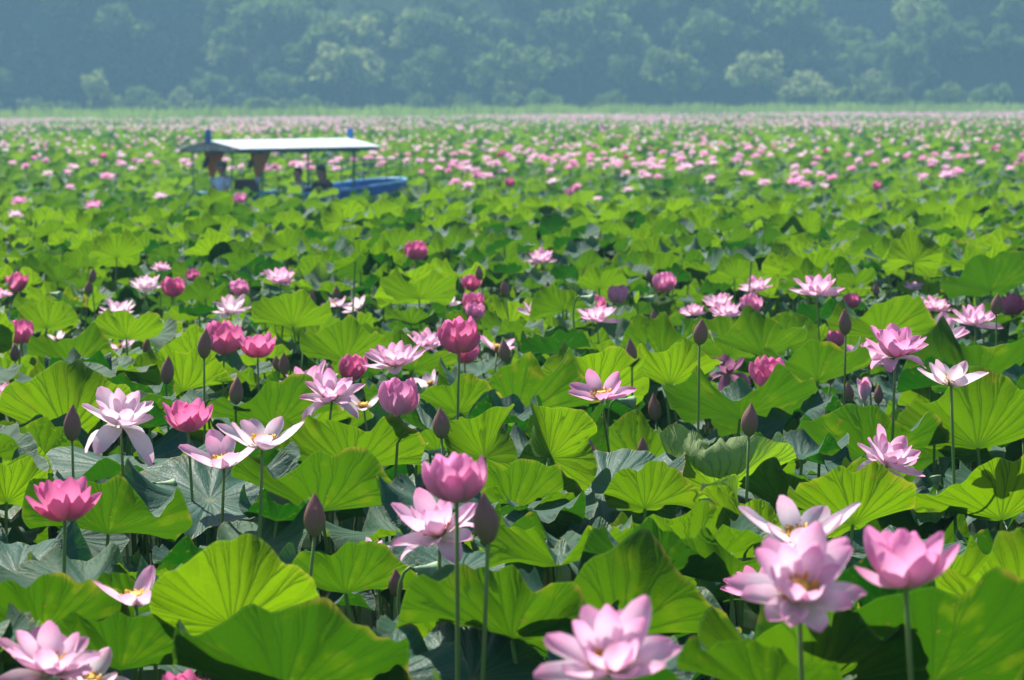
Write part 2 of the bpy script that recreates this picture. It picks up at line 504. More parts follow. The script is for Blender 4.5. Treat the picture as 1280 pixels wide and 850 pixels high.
for i, (x0, x1, yt, adj) in enumerate(SHRUBS):
    p = at((x0 + x1) / 2, 132, 418 + (i * 7) % 9)
    wid = (x1 - x0) * p.y / F; top = at(p.x, yt, p.y).z
    near = ['the lone pale tree', 'the lone pale tree', 'the dark slope', 'the dark slope', 'the covered boat', 'the tall tree above the boat',
            'the leafy tree', 'the dome-shaped tree', 'the dome-shaped tree', 'the dome-shaped tree', 'the twin-topped tree', 'the leaning pale tree',
            'the right-hand spur', 'the right-hand spur', 'the right-hand spur'][i]
    tree('shrub', 'shrub', i % 4, (p.x, p.y, .7), wid / 5.0, max(.6, (top - .7) / 1.9), rn.uniform(0, 6), adj + ' shrub on the far shore by ' + near, 'shrub')
MARKS = [(20, 'the left edge'), (117, 'the lone pale tree'), (225, 'the left finial of the boat'), (330, 'the low spreading tree'), (433, 'the tall tree above the boat'), (533, 'the leafy tree'),
         (639, 'the dome-shaped tree'), (720, 'the gap right of the dome-shaped tree'), (790, 'the narrow bushy tree'), (845, 'the twin-topped tree'), (943, 'the tallest pale tree'), (1000, 'the leaning pale tree'),
         (1070, 'the valley'), (1134, 'the round tree on the right-hand spur'), (1200, 'the upright tree on the right-hand spur'), (1262, 'the right edge')]
def slope_label(what, x, y, h):
    px, py = pix((x, y, h + 4)); m = min(MARKS, key=lambda q: abs(q[0] - px))[1]
    row = 'low' if py > 75 else 'halfway up' if py > 25 else 'high'
    return what + ' ' + row + ' on the slope above ' + m, 'tree', what + 's ' + row + ' on the slope above ' + m
nb = nc = 0
Y = 447.0
while Y < 500:
    X = -74 + rn.uniform(0, 3)
    while X < 104:
        x, y = X + rn.uniform(-1.6, 1.6), Y + rn.uniform(-1.6, 1.6)
        h = hill_h(x, y)
        if h > .8 and h < 24 and (h > .16 * (y - 430) or y < 478) and pix((x, y, h))[1] > -12 and -70 < pix((x, y, h))[0] < 1350:
            s = rn.choice((rn.uniform(.4, .75), rn.uniform(.6, 1.25))) * (1 if h > 1.8 else .55)
            zone = 'the middle spur above the boat' if x < 0 else ('the middle of the hazy hill' if x < 46 else 'the right-hand spur')
            tree('broadleaf_tree', 'broad' if rn.random() < .9 else 'pale', rn.randrange(5), (x, y, h - .6), s, s * rn.uniform(.7, 1.35), rn.uniform(0, 6),
                 *slope_label('hazy broadleaf tree', x, y, h))
            nb += 1
        X += rn.uniform(4.2, 6.2)
    Y += 4.6 + .03 * (Y - 447)
Y = 455.0
while Y < 526:
    X = -106 + rn.uniform(0, 3)
    while X < 112:
        x, y = X + rn.uniform(-1, 1), Y + rn.uniform(-1, 1)
        h = hill_h(x, y)
        vis = (-102 < x < -46 and Y < 474) or (-46 <= x < -22 and Y > 506) or (44 < x < 86 and Y > 506)
        if vis and pix((x, y, h))[1] > -12 and -60 < pix((x, y, h))[0] < 1340:
            s = rn.uniform(.8, 1.25)
            zone = 'the shaded slope at left' if x < 0 else 'the shaded valley at right'
            tree('conifer_tree', 'cone', rn.randrange(4), (x, y, h - .5), s, s * rn.uniform(.8, 1.0), rn.uniform(0, 6),
                 *slope_label('dark bluish conifer', x, y, h))
            nc += 1
        X += rn.uniform(4.2, 6.0)
    Y += 3.6
print('trees', nb, nc)

# reeds and tall grass along the far shore
rs = np.random.RandomState(8)
n = 26000
X = rs.uniform(-95, 110, n); dep = rs.rand(n) ** 1.4 * 26
Yr = np.array([shore_y(x) for x in X]) + .5 + dep
h = (1.0 + .6 * rs.rand(n)) * (.8 + .35 * np.sin(X * .35) * np.sin(Yr * .4 + X * .11)); w = .05 + .07 * rs.rand(n)
a = rs.rand(n) * math.pi; lean = rs.normal(size=(n, 2)) * .18
zb = .1 + np.clip(dep / 6, 0, 1) * .8
b0 = np.stack([X - w * np.cos(a), Yr - w * np.sin(a), zb], 1); b1 = np.stack([X + w * np.cos(a), Yr + w * np.sin(a), zb], 1)
tp = np.stack([X + lean[:, 0] * h, Yr + lean[:, 1] * h, zb + h], 1)
V = np.stack([b0, b1, tp + (b1 - b0) * .12, tp - (b1 - b0) * .12], 1).reshape(-1, 3)
tn = np.repeat(np.clip(.5 + .5 * np.sin(X * .2 + 1) * np.sin(X * .05) + rs.normal(size=n) * .2, 0, 1), 4)
tag(obj('reeds', mesh('reeds', V, np.arange(n * 4).reshape(-1, 4), M['reed'], attrs={'tone': tn}, smooth=False)),
    'pale green belt of reeds and grass along the far shore', 'reeds', kind='stuff')

# the hazy summer air between here and the hill
hz = MB(); hz.box((0, 306, 26.5), (420, 720, 55))
t = NT('summer haze')
pv = t.n('ShaderNodeVolumePrincipled')
pv.inputs['Color'].default_value = (.38, .74, 1.0, 1)
pv.inputs['Density'].default_value = 0.00080
pv.inputs['Anisotropy'].default_value = 0.1
t.t.links.new(pv.outputs[0], t.out.inputs['Volume'])
tag(hz.build('haze', t.m), kind='stuff')

# ---------------------------------------------------------------- lotus: blades, stalks, petals
def blade_arrays(R, bowl, sad=0, saz=0, wave=.05, seed=0, roll=None, nt=84, nr=10, edge=.03):
    """polar disc bent by a slope angle phi(r, theta); angles in degrees, saz and roll azimuth in degrees"""
    rs = np.random.RandomState(seed)
    th = np.arange(nt) * 2 * math.pi / nt
    rr = np.linspace(0, 1, nr + 1)[1:] ** .85
    rimk = 1 + edge * (np.sin(3 * th + rs.rand() * 6) * .5 + np.sin(5 * th + rs.rand() * 6) * .4 + np.sin(9 * th + rs.rand() * 6) * .4 + np.sin(17 * th + rs.rand() * 6) * .22 + np.sin(26 * th + rs.rand() * 6) * .14)
    rimk += .035 * np.sign(np.cos(th - rs.rand() * 6.28)) * np.abs(np.cos(th - rs.rand() * 6.28)) ** 3
    s1, s2 = rs.normal(size=2) * 13
    p1, p2 = rs.rand(2) * 6.28
    fold = rs.uniform(14, 40)
    x = np.zeros(nt); z = np.zeros(nt); last = 0
    V = [np.array([[0, 0, 0]])]
    for r in rr:
        g = .35 + .65 * r
        phi = bowl * g + sad * np.cos(2 * (th - math.radians(saz))) * g
        phi = phi + fold * (np.sin(3 * th + p2) * .5 + np.sin(5 * th + p1 + p2) * .6) * r * r
        phi = phi + (s1 * np.cos(th - p1) + s2 * np.cos(3 * th - p2)) * r
        phi = phi + 28 * math.exp(-((r / .10) ** 2))
        for ro in (roll if isinstance(roll, list) else [roll] if roll else []):
            az, wid, amt = ro[:3]; st = ro[3] if len(ro) > 3 else .5
            dth = (th - math.radians(az) + math.pi) % (2 * math.pi) - math.pi
            q = np.clip((r - st) / (1 - st), 0, 1)
            phi = phi + amt * q * np.exp(-(dth / math.radians(wid)) ** 2)
        phi = np.radians(phi)
        dr = (r - last) * R * rimk
        x = x + dr * np.cos(phi); z = z + dr * np.sin(phi); last = r
        ww = sum(np.sin(k * th + rs2) * a for k, rs2, a in zip((4, 7, 11, 19), (p1, p2 * 2, p1 + p2, p2), (.6, .75, .5, .28 if nt > 40 else 0)))
        zz = z + 1.5 * wave * R * r ** 3 * ww
        if nt >= 60: zz = zz + .0022 * R * np.sin(math.pi * r) * np.cos(th * 21)
        V.append(np.stack([x * np.cos(th), x * np.sin(th), zz], 1))
    V = np.concatenate(V)
    i = np.arange(nt); j = (i + 1) % nt
    F_, U_ = [], []
    u0 = i / nt; u1 = (i + 1) / nt
    tri = np.stack([np.zeros(nt, int), 1 + i, 1 + j], 1)
    tuv = np.stack([np.stack([(u0 + u1) / 2, np.zeros(nt)], 1), np.stack([u0, np.full(nt, rr[0])], 1), np.stack([u1, np.full(nt, rr[0])], 1)], 1)
    F_.append(tri); U_.append(tuv)
    for k in range(nr - 1):
        a, b = 1 + k * nt, 1 + (k + 1) * nt
        A = np.stack([u0, np.full(nt, rr[k])], 1); B = np.stack([u1, np.full(nt, rr[k])], 1)
        A2 = np.stack([u0, np.full(nt, rr[k + 1])], 1); B2 = np.stack([u1, np.full(nt, rr[k + 1])], 1)
        F_.append(np.stack([a + i, b + i, b + j], 1)); U_.append(np.stack([A, A2, B2], 1))
        F_.append(np.stack([a + i, b + j, a + j], 1)); U_.append(np.stack([A, B2, B], 1))
    return V, np.concatenate(F_), np.concatenate(U_)

def blade_mesh(*a, **k):
    V, T, U = blade_arrays(*a, **k)
    return mesh('lotus blade', V, T, M['leaf'], U.reshape(-1, 2))

def lean_matrix(az, deg):
    a = R_(az)
    return Matrix.Rotation(R_(deg), 4, Vector((-math.sin(a), math.cos(a), 0)))

STALKS = []
rn = random.Random(11)
for k in range(6):
    dx, dy = rn.uniform(-.03, .03), rn.uniform(-.03, .03)
    b = MB()
    b.tube([(-dx * 2, -dy * 2, 0), (dx * .3, dy, .33), (dx, dy, .66), (dx * .35, dy * .35, .88), (0, 0, 1)], [.0075, .007, .0062, .0056, .0052], 7)
    STALKS.append(b.mesh('lotus stalk', M['stalk'], True))
b = MB(); b.tube([(0, 0, 0), (.015, 0, .5), (.0, .0, .80), (-.008, 0, .90), (-.004, 0, .95), (.008, 0, .982), (.026, 0, .996), (.040, 0, .990)], [.0075, .007, .006, .0055, .005, .005, .005, .005], 7)
HOOK = b.mesh('bent stalk', M['stalk'], True)

def petal_arrays(L, W, c0, c1, cup, tipk=.0, ns=9, nw=5, ripple=0.0, seed=0):
    """petal along +X with its inner face up; c0..c1 slope (deg) from base to tip"""
    rs = np.random.RandomState(seed)
    s = np.linspace(0, 1, ns)
    phi = np.radians(c0 + (c1 - c0) * s)
    ds = L / (ns - 1)
    X = np.concatenate([[0], np.cumsum(np.cos((phi[1:] + phi[:-1]) / 2) * ds)])
    Z = np.concatenate([[0], np.cumsum(np.sin((phi[1:] + phi[:-1]) / 2) * ds)])
    sw = np.clip(s, .015, .992)
    w = W / 2 * (sw ** .62) * ((1 - sw) ** .50) / .50
    V, U = [], []
    for i in range(ns):
        for j in range(nw):
            q = j / (nw - 1) * 2 - 1
            up = cup * w[i] * (q * q) * (1 - .25 * s[i]) + ripple * L * math.sin(9 * s[i] + seed + q * 2) * abs(q)
            nx, nz = -math.sin(phi[i]), math.cos(phi[i])
            V.append((X[i] + nx * up, q * w[i] * (1 - .18 * cup * q * q), Z[i] + nz * up))
            U.append((j / (nw - 1), s[i]))
    Fq = []
    for i in range(ns - 1):
        for j in range(nw - 1):
            a = i * nw + j; Fq.append((a, a + nw, a + nw + 1, a + 1))
    return np.array(V), np.array(Fq), np.array(U)

PET = {}
def P_(name, *a, **k):
    V, Fq, U = petal_arrays(*a, **k)
    PET[name] = (V, Fq, U)
# unit flowers are laid out in metres at natural size, then scaled
for i in range(3):
    P_('cup%d' % i, .116 + .009 * i, .088, 12 - 8 * i, 104 + 9 * i, .74, seed=i)
    P_('tulip%d' % i, .120 + .005 * i, .076, 10, 68 + 11 * i, .66, seed=i)
    P_('open%d' % i, .122 + .008 * i, .072, 2 + 6 * i, 22 + 12 * i, .62, ripple=.02, seed=i)
    P_('mid%d' % i, .108 + .006 * i, .068, 12, 62 + 8 * i, .72, ripple=.016, seed=i)
    P_('inner%d' % i, .078 + .006 * i, .048, 25, 105 + 10 * i, .80, seed=i)
    P_('droop%d' % i, .125 + .006 * i, .070, -15 - 8 * i, -65 - 12 * i, .45, ripple=.03, seed=i)
    P_('sweep%d' % i, .118, .066, 8, 42 + 14 * i, .9, ripple=.015, seed=i + 3)
    P_('shut%d' % i, .078, .046, 38, 112 + 5 * i, .95, ns=8, seed=i)
PMESH = {}
def petal_mesh(name, mat):
    if (name, mat) not in PMESH:
        V, Fq, U = PET[name]
        PMESH[name, mat] = mesh('petal', V, Fq, M[mat], U[Fq].reshape(-1, 2))
    return PMESH[name, mat]

def ring(rn, sort, n, incl, scale=1.0, off=0.0, z=0.0, rad=.010, jit=1.0, skip=()):
    """n petals round the axis; incl raises the petal tips (deg)"""
    out = []
    for k in range(n):
        if k in skip: continue
        az = off + 360 / n * k + rn.uniform(-9, 9) * jit
        out.append(('%s%d' % (sort, rn.randrange(3)), az, incl + rn.uniform(-9, 9) * jit, scale * rn.uniform(.93, 1.07), rad, z, rn.uniform(-10, 10) * jit))
    return out

def flower_spec(kind, rn):
    o = rn.uniform(0, 360)
    if kind == 'cup':        # round closed cup
        return ring(rn, 'cup', 3, -4, .82, o + 50, -.002, .010, .8) + ring(rn, 'cup', 5, 4, .98, o, 0, .009, .9) + ring(rn, 'cup', 5, 11, 1.0, o + 36, .004, .007, .9) + ring(rn, 'inner', 5, 10, 1.32, o + 10, .006, .004, .8), 0
    if kind == 'tulip':      # half open cup with pointed tips
        return ring(rn, 'tulip', 3, -6, .8, o + 15, -.002, .012, .8) + ring(rn, 'tulip', 6, 3, 1.0, o, 0, .012, .9) + ring(rn, 'tulip', 6, 14, 1.03, o + 30, .004, .010, .7) + ring(rn, 'inner', 5, 10, 1.25, o + 10, .006, .006), 0
    if kind == 'open':
        return ring(rn, 'open', 6, -4, 1.0, o, 0, .012) + ring(rn, 'open', 6, 14, .98, o + 30, .004, .012) + ring(rn, 'mid', 6, 14, .95, o + 12, .008, .012), 1
    if kind == 'wide':       # open, rich and a little untidy
        return ring(rn, 'droop', 3, 20, .95, o, -.004, .012, 1.4) + ring(rn, 'open', 6, 2, 1.0, o + 20, .002, .012, 1.3) + ring(rn, 'open', 6, 22, 1.0, o + 50, .006, .012, 1.3) + ring(rn, 'mid', 5, 18, .9, o + 12, .009, .010, 1.3), 1
    if kind == 'few':        # most petals fallen
        return ring(rn, 'open', 6, 4, 1.05, o, 0, .012, 1.2, (1, 4)) + ring(rn, 'mid', 5, 6, 1.0, o + 30, .004, .012, 1.2, (2,)), 1
    if kind == 'droop':
        return ring(rn, 'droop', 5, 6, 1.1, o, -.002, .012, 1.6) + ring(rn, 'open', 5, 10, 1.1, o + 30, .002, .012, 1.8) + ring(rn, 'sweep', 5, 14, 1.05, o + 12, .006, .012, 1.6) + ring(rn, 'mid', 5, 18, .95, o + 40, .010, .010, 1.4), 0
    if kind == 'wilt':
        return ring(rn, 'droop', 5, 20, .9, o, 0, .012, 1.6) + ring(rn, 'sweep', 5, 10, .95, o + 30, .003, .012, 1.8) + ring(rn, 'mid', 3, 10, .9, o, .006, .01, 1.5), 1
    if kind == 'last':       # one to three petals left round the pod
        return ring(rn, 'open', 3, 8, 1.0, o, 0, .014, 1.5) + ring(rn, 'sweep', 2, 14, .95, o + 70, .003, .012, 1.5), 1
    if kind == 'bud':        # a pink bud about to open
        return ring(rn, 'shut', 4, 18, 1.1, o, 0, .004, .3) + ring(rn, 'shut', 3, 26, 1.12, o + 45, .003, .002, .3), 0

def petal_matrix(pt):
    _, az, incl, s, rad, z, tw = pt
    return (Matrix.Rotation(R_(az), 4, 'Z') @ Matrix.Translation((rad, 0, z)) @ Matrix.Rotation(R_(-incl), 4, 'Y')
            @ Matrix.Rotation(R_(tw), 4, 'X') @ Matrix.Scale(s, 4))

NATURAL = {}
for kind in ('cup', 'tulip', 'open', 'wide', 'few', 'droop', 'wilt', 'last', 'bud'):
    w = []
    for sd in range(3):
        pts = np.concatenate([(np.c_[PET[p[0]][0], np.ones(len(PET[p[0]][0]))] @ np.array(petal_matrix(p)).T)[:, :3] for p in flower_spec(kind, random.Random(sd))[0]])
        w.append(pts[:, 0].max() - pts[:, 0].min())
    NATURAL[kind] = float(np.mean(w))

b = MB(); b.lathe([(.006, 0), (.012, .006), (.021, .026), (.023, .030), (.021, .033), (.010, .034)], 12)
POD = b.mesh('seed pod', M['pod'], True)
b = MB()
rn = random.Random(5)
for k in range(64):
    a = 6.283 * k / 64 + rn.uniform(-.1, .1); r = rn.uniform(.022, .042); z = rn.uniform(.022, .044)
    p0 = Vector((.012 * math.cos(a), .012 * math.sin(a), .004)); p1 = Vector((r * math.cos(a), r * math.sin(a), z))
    b.tube([p0, p0.lerp(p1, .6) + Vector((0, 0, .003)), p1], [.0010, .0010, .0030], 3)
STAMENS = b.mesh('stamens', M['stamen'], True)
b = MB(); b.lathe([(.0195, .0338), (.020, .0350), (.012, .0362), (.004, .0365)], 12)
PODTOP = b.mesh('pod top', M['podtop'], True)
b = MB(); b.lathe([(.006, 0), (.009, .012), (.014, .030), (.024, .052), (.027, .058), (.026, .063), (.012, .066)], 14)
OLDPOD = b.mesh('old seed pod', M['pod'], True)

def place_on_stalk(name, head, lean_az, lean, rn, sway=.10):
    """an Empty at the water under the head, a stalk child that reaches the head"""
    base = Vector((head.x + rn.uniform(-sway, sway), head.y + rn.uniform(-sway, sway), 0))
    e = empty(name, base)
    q = head - base
    mt = Matrix(((1, 0, q.x, 0), (0, 1, q.y, 0), (0, 0, q.z, 0), (0, 0, 0, 1)))
    return e, q, mt

def stalk_child(e, q, rn, thick=1.0, mesh_=None, rz=None):
    s = obj('stalk', mesh_ or rn.choice(STALKS), e)
    d = q.normalized()
    rot = Vector((0, 0, 1)).rotation_difference(d).to_matrix().to_4x4()
    L = q.length
    s.matrix_local = rot @ Matrix.Rotation(rn.uniform(0, 6.28) if rz is None else rz, 4, 'Z') @ Matrix.Diagonal((thick, thick, L, 1))
    return s

def make_flower(head, width, kind, mat, taz, tilt, label, seed, group=None):
    rn = random.Random(seed)
    e, q, _ = place_on_stalk('lotus_flower', head, 0, 0, rn)
    tag(e, label, 'flower', group)
    stalk_child(e, q, rn, .95)
    spec, core = flower_spec(kind, rn)
    k = width / NATURAL[kind]
    top = Matrix.Translation(q) @ lean_matrix(taz, tilt) @ Matrix.Scale(k, 4)
    for p in spec:
        obj('petal', petal_mesh(p[0], mat), e, top @ petal_matrix(p))
    if core:
        obj('seed_pod', POD, e, top); obj('pod_top', PODTOP, e, top)
        if kind != 'wilt': obj('stamens', STAMENS, e, top)
    return e

# a bud: a pointed core wrapped by overlapping petals
BUDS = []
for sd in range(4):
    rs = np.random.RandomState(sd); prof = [(.003, 0), (.013, .006), (.0225, .022), (.0275, .042), (.0265, .062), (.020, .084), (.010, .104), (.0045, .114), (.001, .120)]
    def wrap(a0, half, lift, z1):
        V, U, Fq = [], [], []
        n, m = 7, len(prof)
        for i, (r, z) in enumerate(prof):
            t_ = i / (m - 1); hw = half * (math.sin(math.pi * min(1, .12 + t_ * .88)) ** .6 * .98 + .02)
            for j in range(n):
                q = j / (n - 1) * 2 - 1
                a = a0 + hw * q
                rr = r + lift * (1 - .5 * q * q) * math.sin(math.pi * min(1, t_ + .1))
                V.append((rr * math.cos(a), rr * math.sin(a), z * z1)); U.append((j / (n - 1), t_))
        for i in range(m - 1):
            for j in range(n - 1):
                a = i * n + j; Fq.append((a, a + 1, a + n + 1, a + n))
        Fq = np.array(Fq); U = np.array(U)
        return mesh('bud petal', V, Fq, M['bud'], U[Fq].reshape(-1, 2))
    core = MB().lathe(prof, 12)
    cm = mesh('bud core', core.v, [q for q in core.f if len(q) == 4], M['bud'], smooth=True)
    BUDS.append([cm] + [wrap(2.1 * k + sd + rs.uniform(-.2, .2), 1.2, .0030 + .0016 * k, .93 + .02 * k) for k in range(4)])

def make_bud(head, width, label, seed, taz=0, tilt=0, stuff=None):
    rn = random.Random(seed)
    e, q, _ = place_on_stalk('lotus_bud', head, 0, 0, rn)
    tag(e, label, 'flower bud')
    stalk_child(e, q, rn, .9)
    k = .9 * width / .056
    top = Matrix.Translation(q) @ lean_matrix(taz, tilt) @ Matrix.Rotation(rn.uniform(0, 6), 4, 'Z') @ Matrix.Diagonal((k * .88, k * .88, k * rn.uniform(.85, 1.05), 1))
    B = rn.choice(BUDS)
    obj('core', B[0], e, top)
    for m_ in B[1:]: obj('petal', m_, e, top)
    return e

def make_pod(head, size, label, seed, nod):
    rn = random.Random(seed)
    e, q, _ = place_on_stalk('lotus_seed_pod', head, 0, 0, rn, .03)
    tag(e, label, 'seed pod')
    if nod:
        a = rn.choice((0, 1)) * math.pi + rn.uniform(-.5, .5)
        if nod < 0: a = math.pi + rn.uniform(-.4, .4)
        else: a = rn.uniform(-.4, .4)
        stalk_child(e, q, rn, 1.0, HOOK, a)
        pos = q + Vector((math.cos(a), math.sin(a), 0)) * .038 + Vector((0, 0, -.010))
        obj('pod', OLDPOD, e, Matrix.Translation(pos) @ lean_matrix(math.degrees(a), 100) @ Matrix.Scale(size / .054, 4))
    else:
        stalk_child(e, q, rn)
        obj('pod', OLDPOD, e, Matrix.Translation(q) @ lean_matrix(rn.uniform(0, 360), 12) @ Matrix.Scale(size / .054, 4))
    return e

def make_leaf(att, me, az, lean, rz, scale, tone, label, seed, group=None, age=0.0):
    rn = random.Random(seed)
    e, q, _ = place_on_stalk('lotus_leaf', att, 0, 0, rn, .12)
    if label: tag(e, label, 'leaf', group)
    stalk_child(e, q, rn, 1.1)
    b = obj('blade', me, e, Matrix.Translation(q) @ lean_matrix(az, lean) @ Matrix.Rotation(R_(rz), 4, 'Z') @ Matrix.Scale(scale, 4))
    b.color = (tone, age, 0, 1)
    return e

